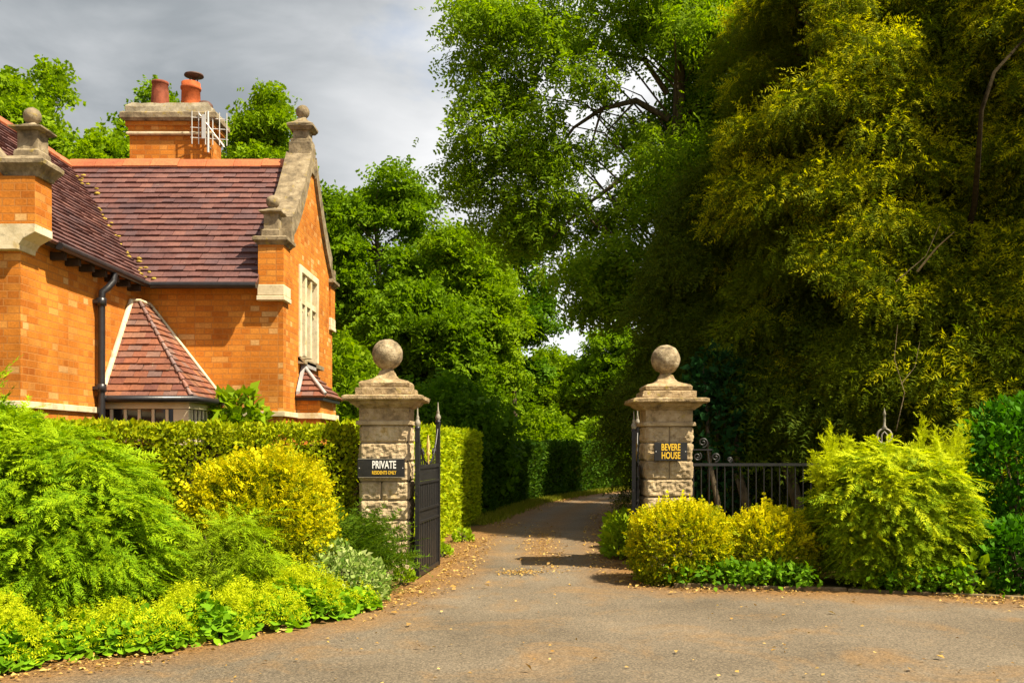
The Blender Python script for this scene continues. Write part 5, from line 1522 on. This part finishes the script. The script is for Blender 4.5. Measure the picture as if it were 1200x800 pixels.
shrub('garden_shrub', 'dark bush in the angle behind the PRIVATE pier', 'shrub', -3.3, 22.5, 1.5, 1.2, 3.0, 3000, 'broad', 0.22, 'broad', 112, lump=0.25, depth=0.4, up=0.4, jit=0.6, zc=0.5)

# trees behind the lodge
B = 'trees behind the lodge roof'
tree('garden_tree', 'leafy tree rising behind the left roof ridge of the lodge', -11.7, 24.0, 11.3, 0.26, (-11.7, 24, 8.0), (2.4, 2.0, 3.2), 95, 0.52, 200, 'broad', 0.25, 'oak', 121, group=B, gap=-0.1, shell=0.4)
tree('garden_tree', 'leafy crown showing behind the two chimney pots', -9.0, 25.5, 10.8, 0.2, (-9.2, 25.5, 8.6), (1.3, 1.2, 2.4), 44, 0.48, 190, 'broad', 0.23, 'broad', 122, group=B, gap=-0.15, shell=0.4)
tree('garden_tree', 'tall leafy tree between the chimney and the gable finial', -6.15, 22.5, 10.2, 0.2, (-6.2, 22.5, 8.0), (0.85, 0.9, 2.4), 46, 0.40, 190, 'broad', 0.20, 'oak', 123, group=B, gap=-0.1, shell=0.4)
tree('garden_tree', 'leafy tree at the far left edge behind the lodge', -14.6, 25.0, 11.6, 0.26, (-14.6, 25, 8.2), (2.2, 2.0, 3.2), 80, 0.55, 200, 'broad', 0.25, 'broad', 124, group=B, gap=-0.15, shell=0.4)

# ================================================================== SKY, SUN, CAMERA
S = Vector((0.52, -0.28, 0.81)).normalized()
el = math.asin(S.z); az = math.atan2(S.x, S.y)
world = bpy.data.worlds.new('World'); SC.world = world; world.use_nodes = True
nt = world.node_tree; nt.nodes.clear()
out = nt.nodes.new('ShaderNodeOutputWorld'); bg = nt.nodes.new('ShaderNodeBackground'); bg.inputs['Strength'].default_value = 0.10
sky = nt.nodes.new('ShaderNodeTexSky'); sky.sky_type = 'NISHITA'; sky.sun_disc = False
sky.sun_elevation = el; sky.sun_rotation = az; sky.air_density = 1.0; sky.dust_density = 0.8
tc = nt.nodes.new('ShaderNodeTexCoord')
mp = nt.nodes.new('ShaderNodeMapping'); mp.inputs['Scale'].default_value = (1.0, 1.0, 2.2); mp.inputs['Location'].default_value = (0.35, 0.2, 0.1)
nt.links.new(tc.outputs['Generated'], mp.inputs[0])
big = noisef(nt, mp.outputs[0], 1.7, 6, 0.5, 0.3)
det = noisef(nt, mp.outputs[0], 4.5, 7, 0.55, 0.4)
# slate-grey bank in the north-west, thin bright cloud towards the north-east
sx = nt.nodes.new('ShaderNodeSeparateXYZ'); nt.links.new(tc.outputs['Generated'], sx.inputs[0])
br = nt.nodes.new('ShaderNodeMapRange'); br.inputs[1].default_value = -0.30; br.inputs[2].default_value = 0.02; br.inputs[3].default_value = 0.0; br.inputs[4].default_value = 0.75
nt.links.new(sx.outputs[0], br.inputs[0])
ad = nt.nodes.new('ShaderNodeMath'); ad.operation = 'MULTIPLY_ADD'; ad.inputs[1].default_value = 2.4
sb = nt.nodes.new('ShaderNodeMath'); sb.operation = 'SUBTRACT'; sb.inputs[1].default_value = 0.42
nt.links.new(big, sb.inputs[0]); nt.links.new(sb.outputs[0], ad.inputs[0]); nt.links.new(br.outputs[0], ad.inputs[2])
ad2 = nt.nodes.new('ShaderNodeMath'); ad2.operation = 'MULTIPLY_ADD'; ad2.inputs[1].default_value = 0.75
sb2 = nt.nodes.new('ShaderNodeMath'); sb2.operation = 'SUBTRACT'; sb2.inputs[1].default_value = 0.5
nt.links.new(det, sb2.inputs[0]); nt.links.new(sb2.outputs[0], ad2.inputs[0]); nt.links.new(ad.outputs[0], ad2.inputs[2])
cc_ = ramp(nt, ad2.outputs[0], [(0.0, (0.25,0.28,0.31)), (0.3, (0.34,0.37,0.395)), (0.6, (0.60,0.62,0.64)), (1.0, (0.96,0.96,0.96))])
up = nt.nodes.new('ShaderNodeMix'); up.data_type = 'RGBA'; up.blend_type = 'MULTIPLY'; up.inputs[0].default_value = 1.0
nt.links.new(cc_, up.inputs[6]); up.inputs[7].default_value = (4.9, 4.9, 4.9, 1)
cov = nt.nodes.new('ShaderNodeMapRange'); cov.inputs[1].default_value = 0.36; cov.inputs[2].default_value = 0.46; cov.inputs[3].default_value = 0.75
nt.links.new(det, cov.inputs[0])
mxs = mixc(nt, cov.outputs[0], sky.outputs[0], up.outputs[2])
nt.links.new(mxs, bg.inputs['Color']); nt.links.new(bg.outputs[0], out.inputs[0])

sun = bpy.data.lights.new('Sun', 'SUN'); sun.energy = 5.0; sun.angle = math.radians(0.53); sun.color = (1.0, 0.89, 0.68)
so = bpy.data.objects.new('Sun', sun); COL.objects.link(so)
so.rotation_euler = S.to_track_quat('Z', 'Y').to_euler(); so.location = (20, -10, 30)

cam = bpy.data.cameras.new('Camera'); cam.sensor_width = 36; cam.lens = 36*FPX/1200.0
cam.shift_y = 120/1200.0; cam.clip_end = 1000
c = bpy.data.objects.new('Camera', cam); COL.objects.link(c); c.location = (0, 0, EYE); c.rotation_euler = (math.radians(90), 0, 0)
SC.camera = c

SC.view_settings.view_transform = 'Standard'; SC.view_settings.look = 'None'; SC.view_settings.gamma = 1.0
SC.view_settings.exposure = 1.18
SC.cycles.max_bounces = 6; SC.cycles.diffuse_bounces = 3; SC.cycles.transmission_bounces = 4; SC.cycles.glossy_bounces = 2; SC.cycles.transparent_max_bounces = 4
SC.cycles.use_denoising = True
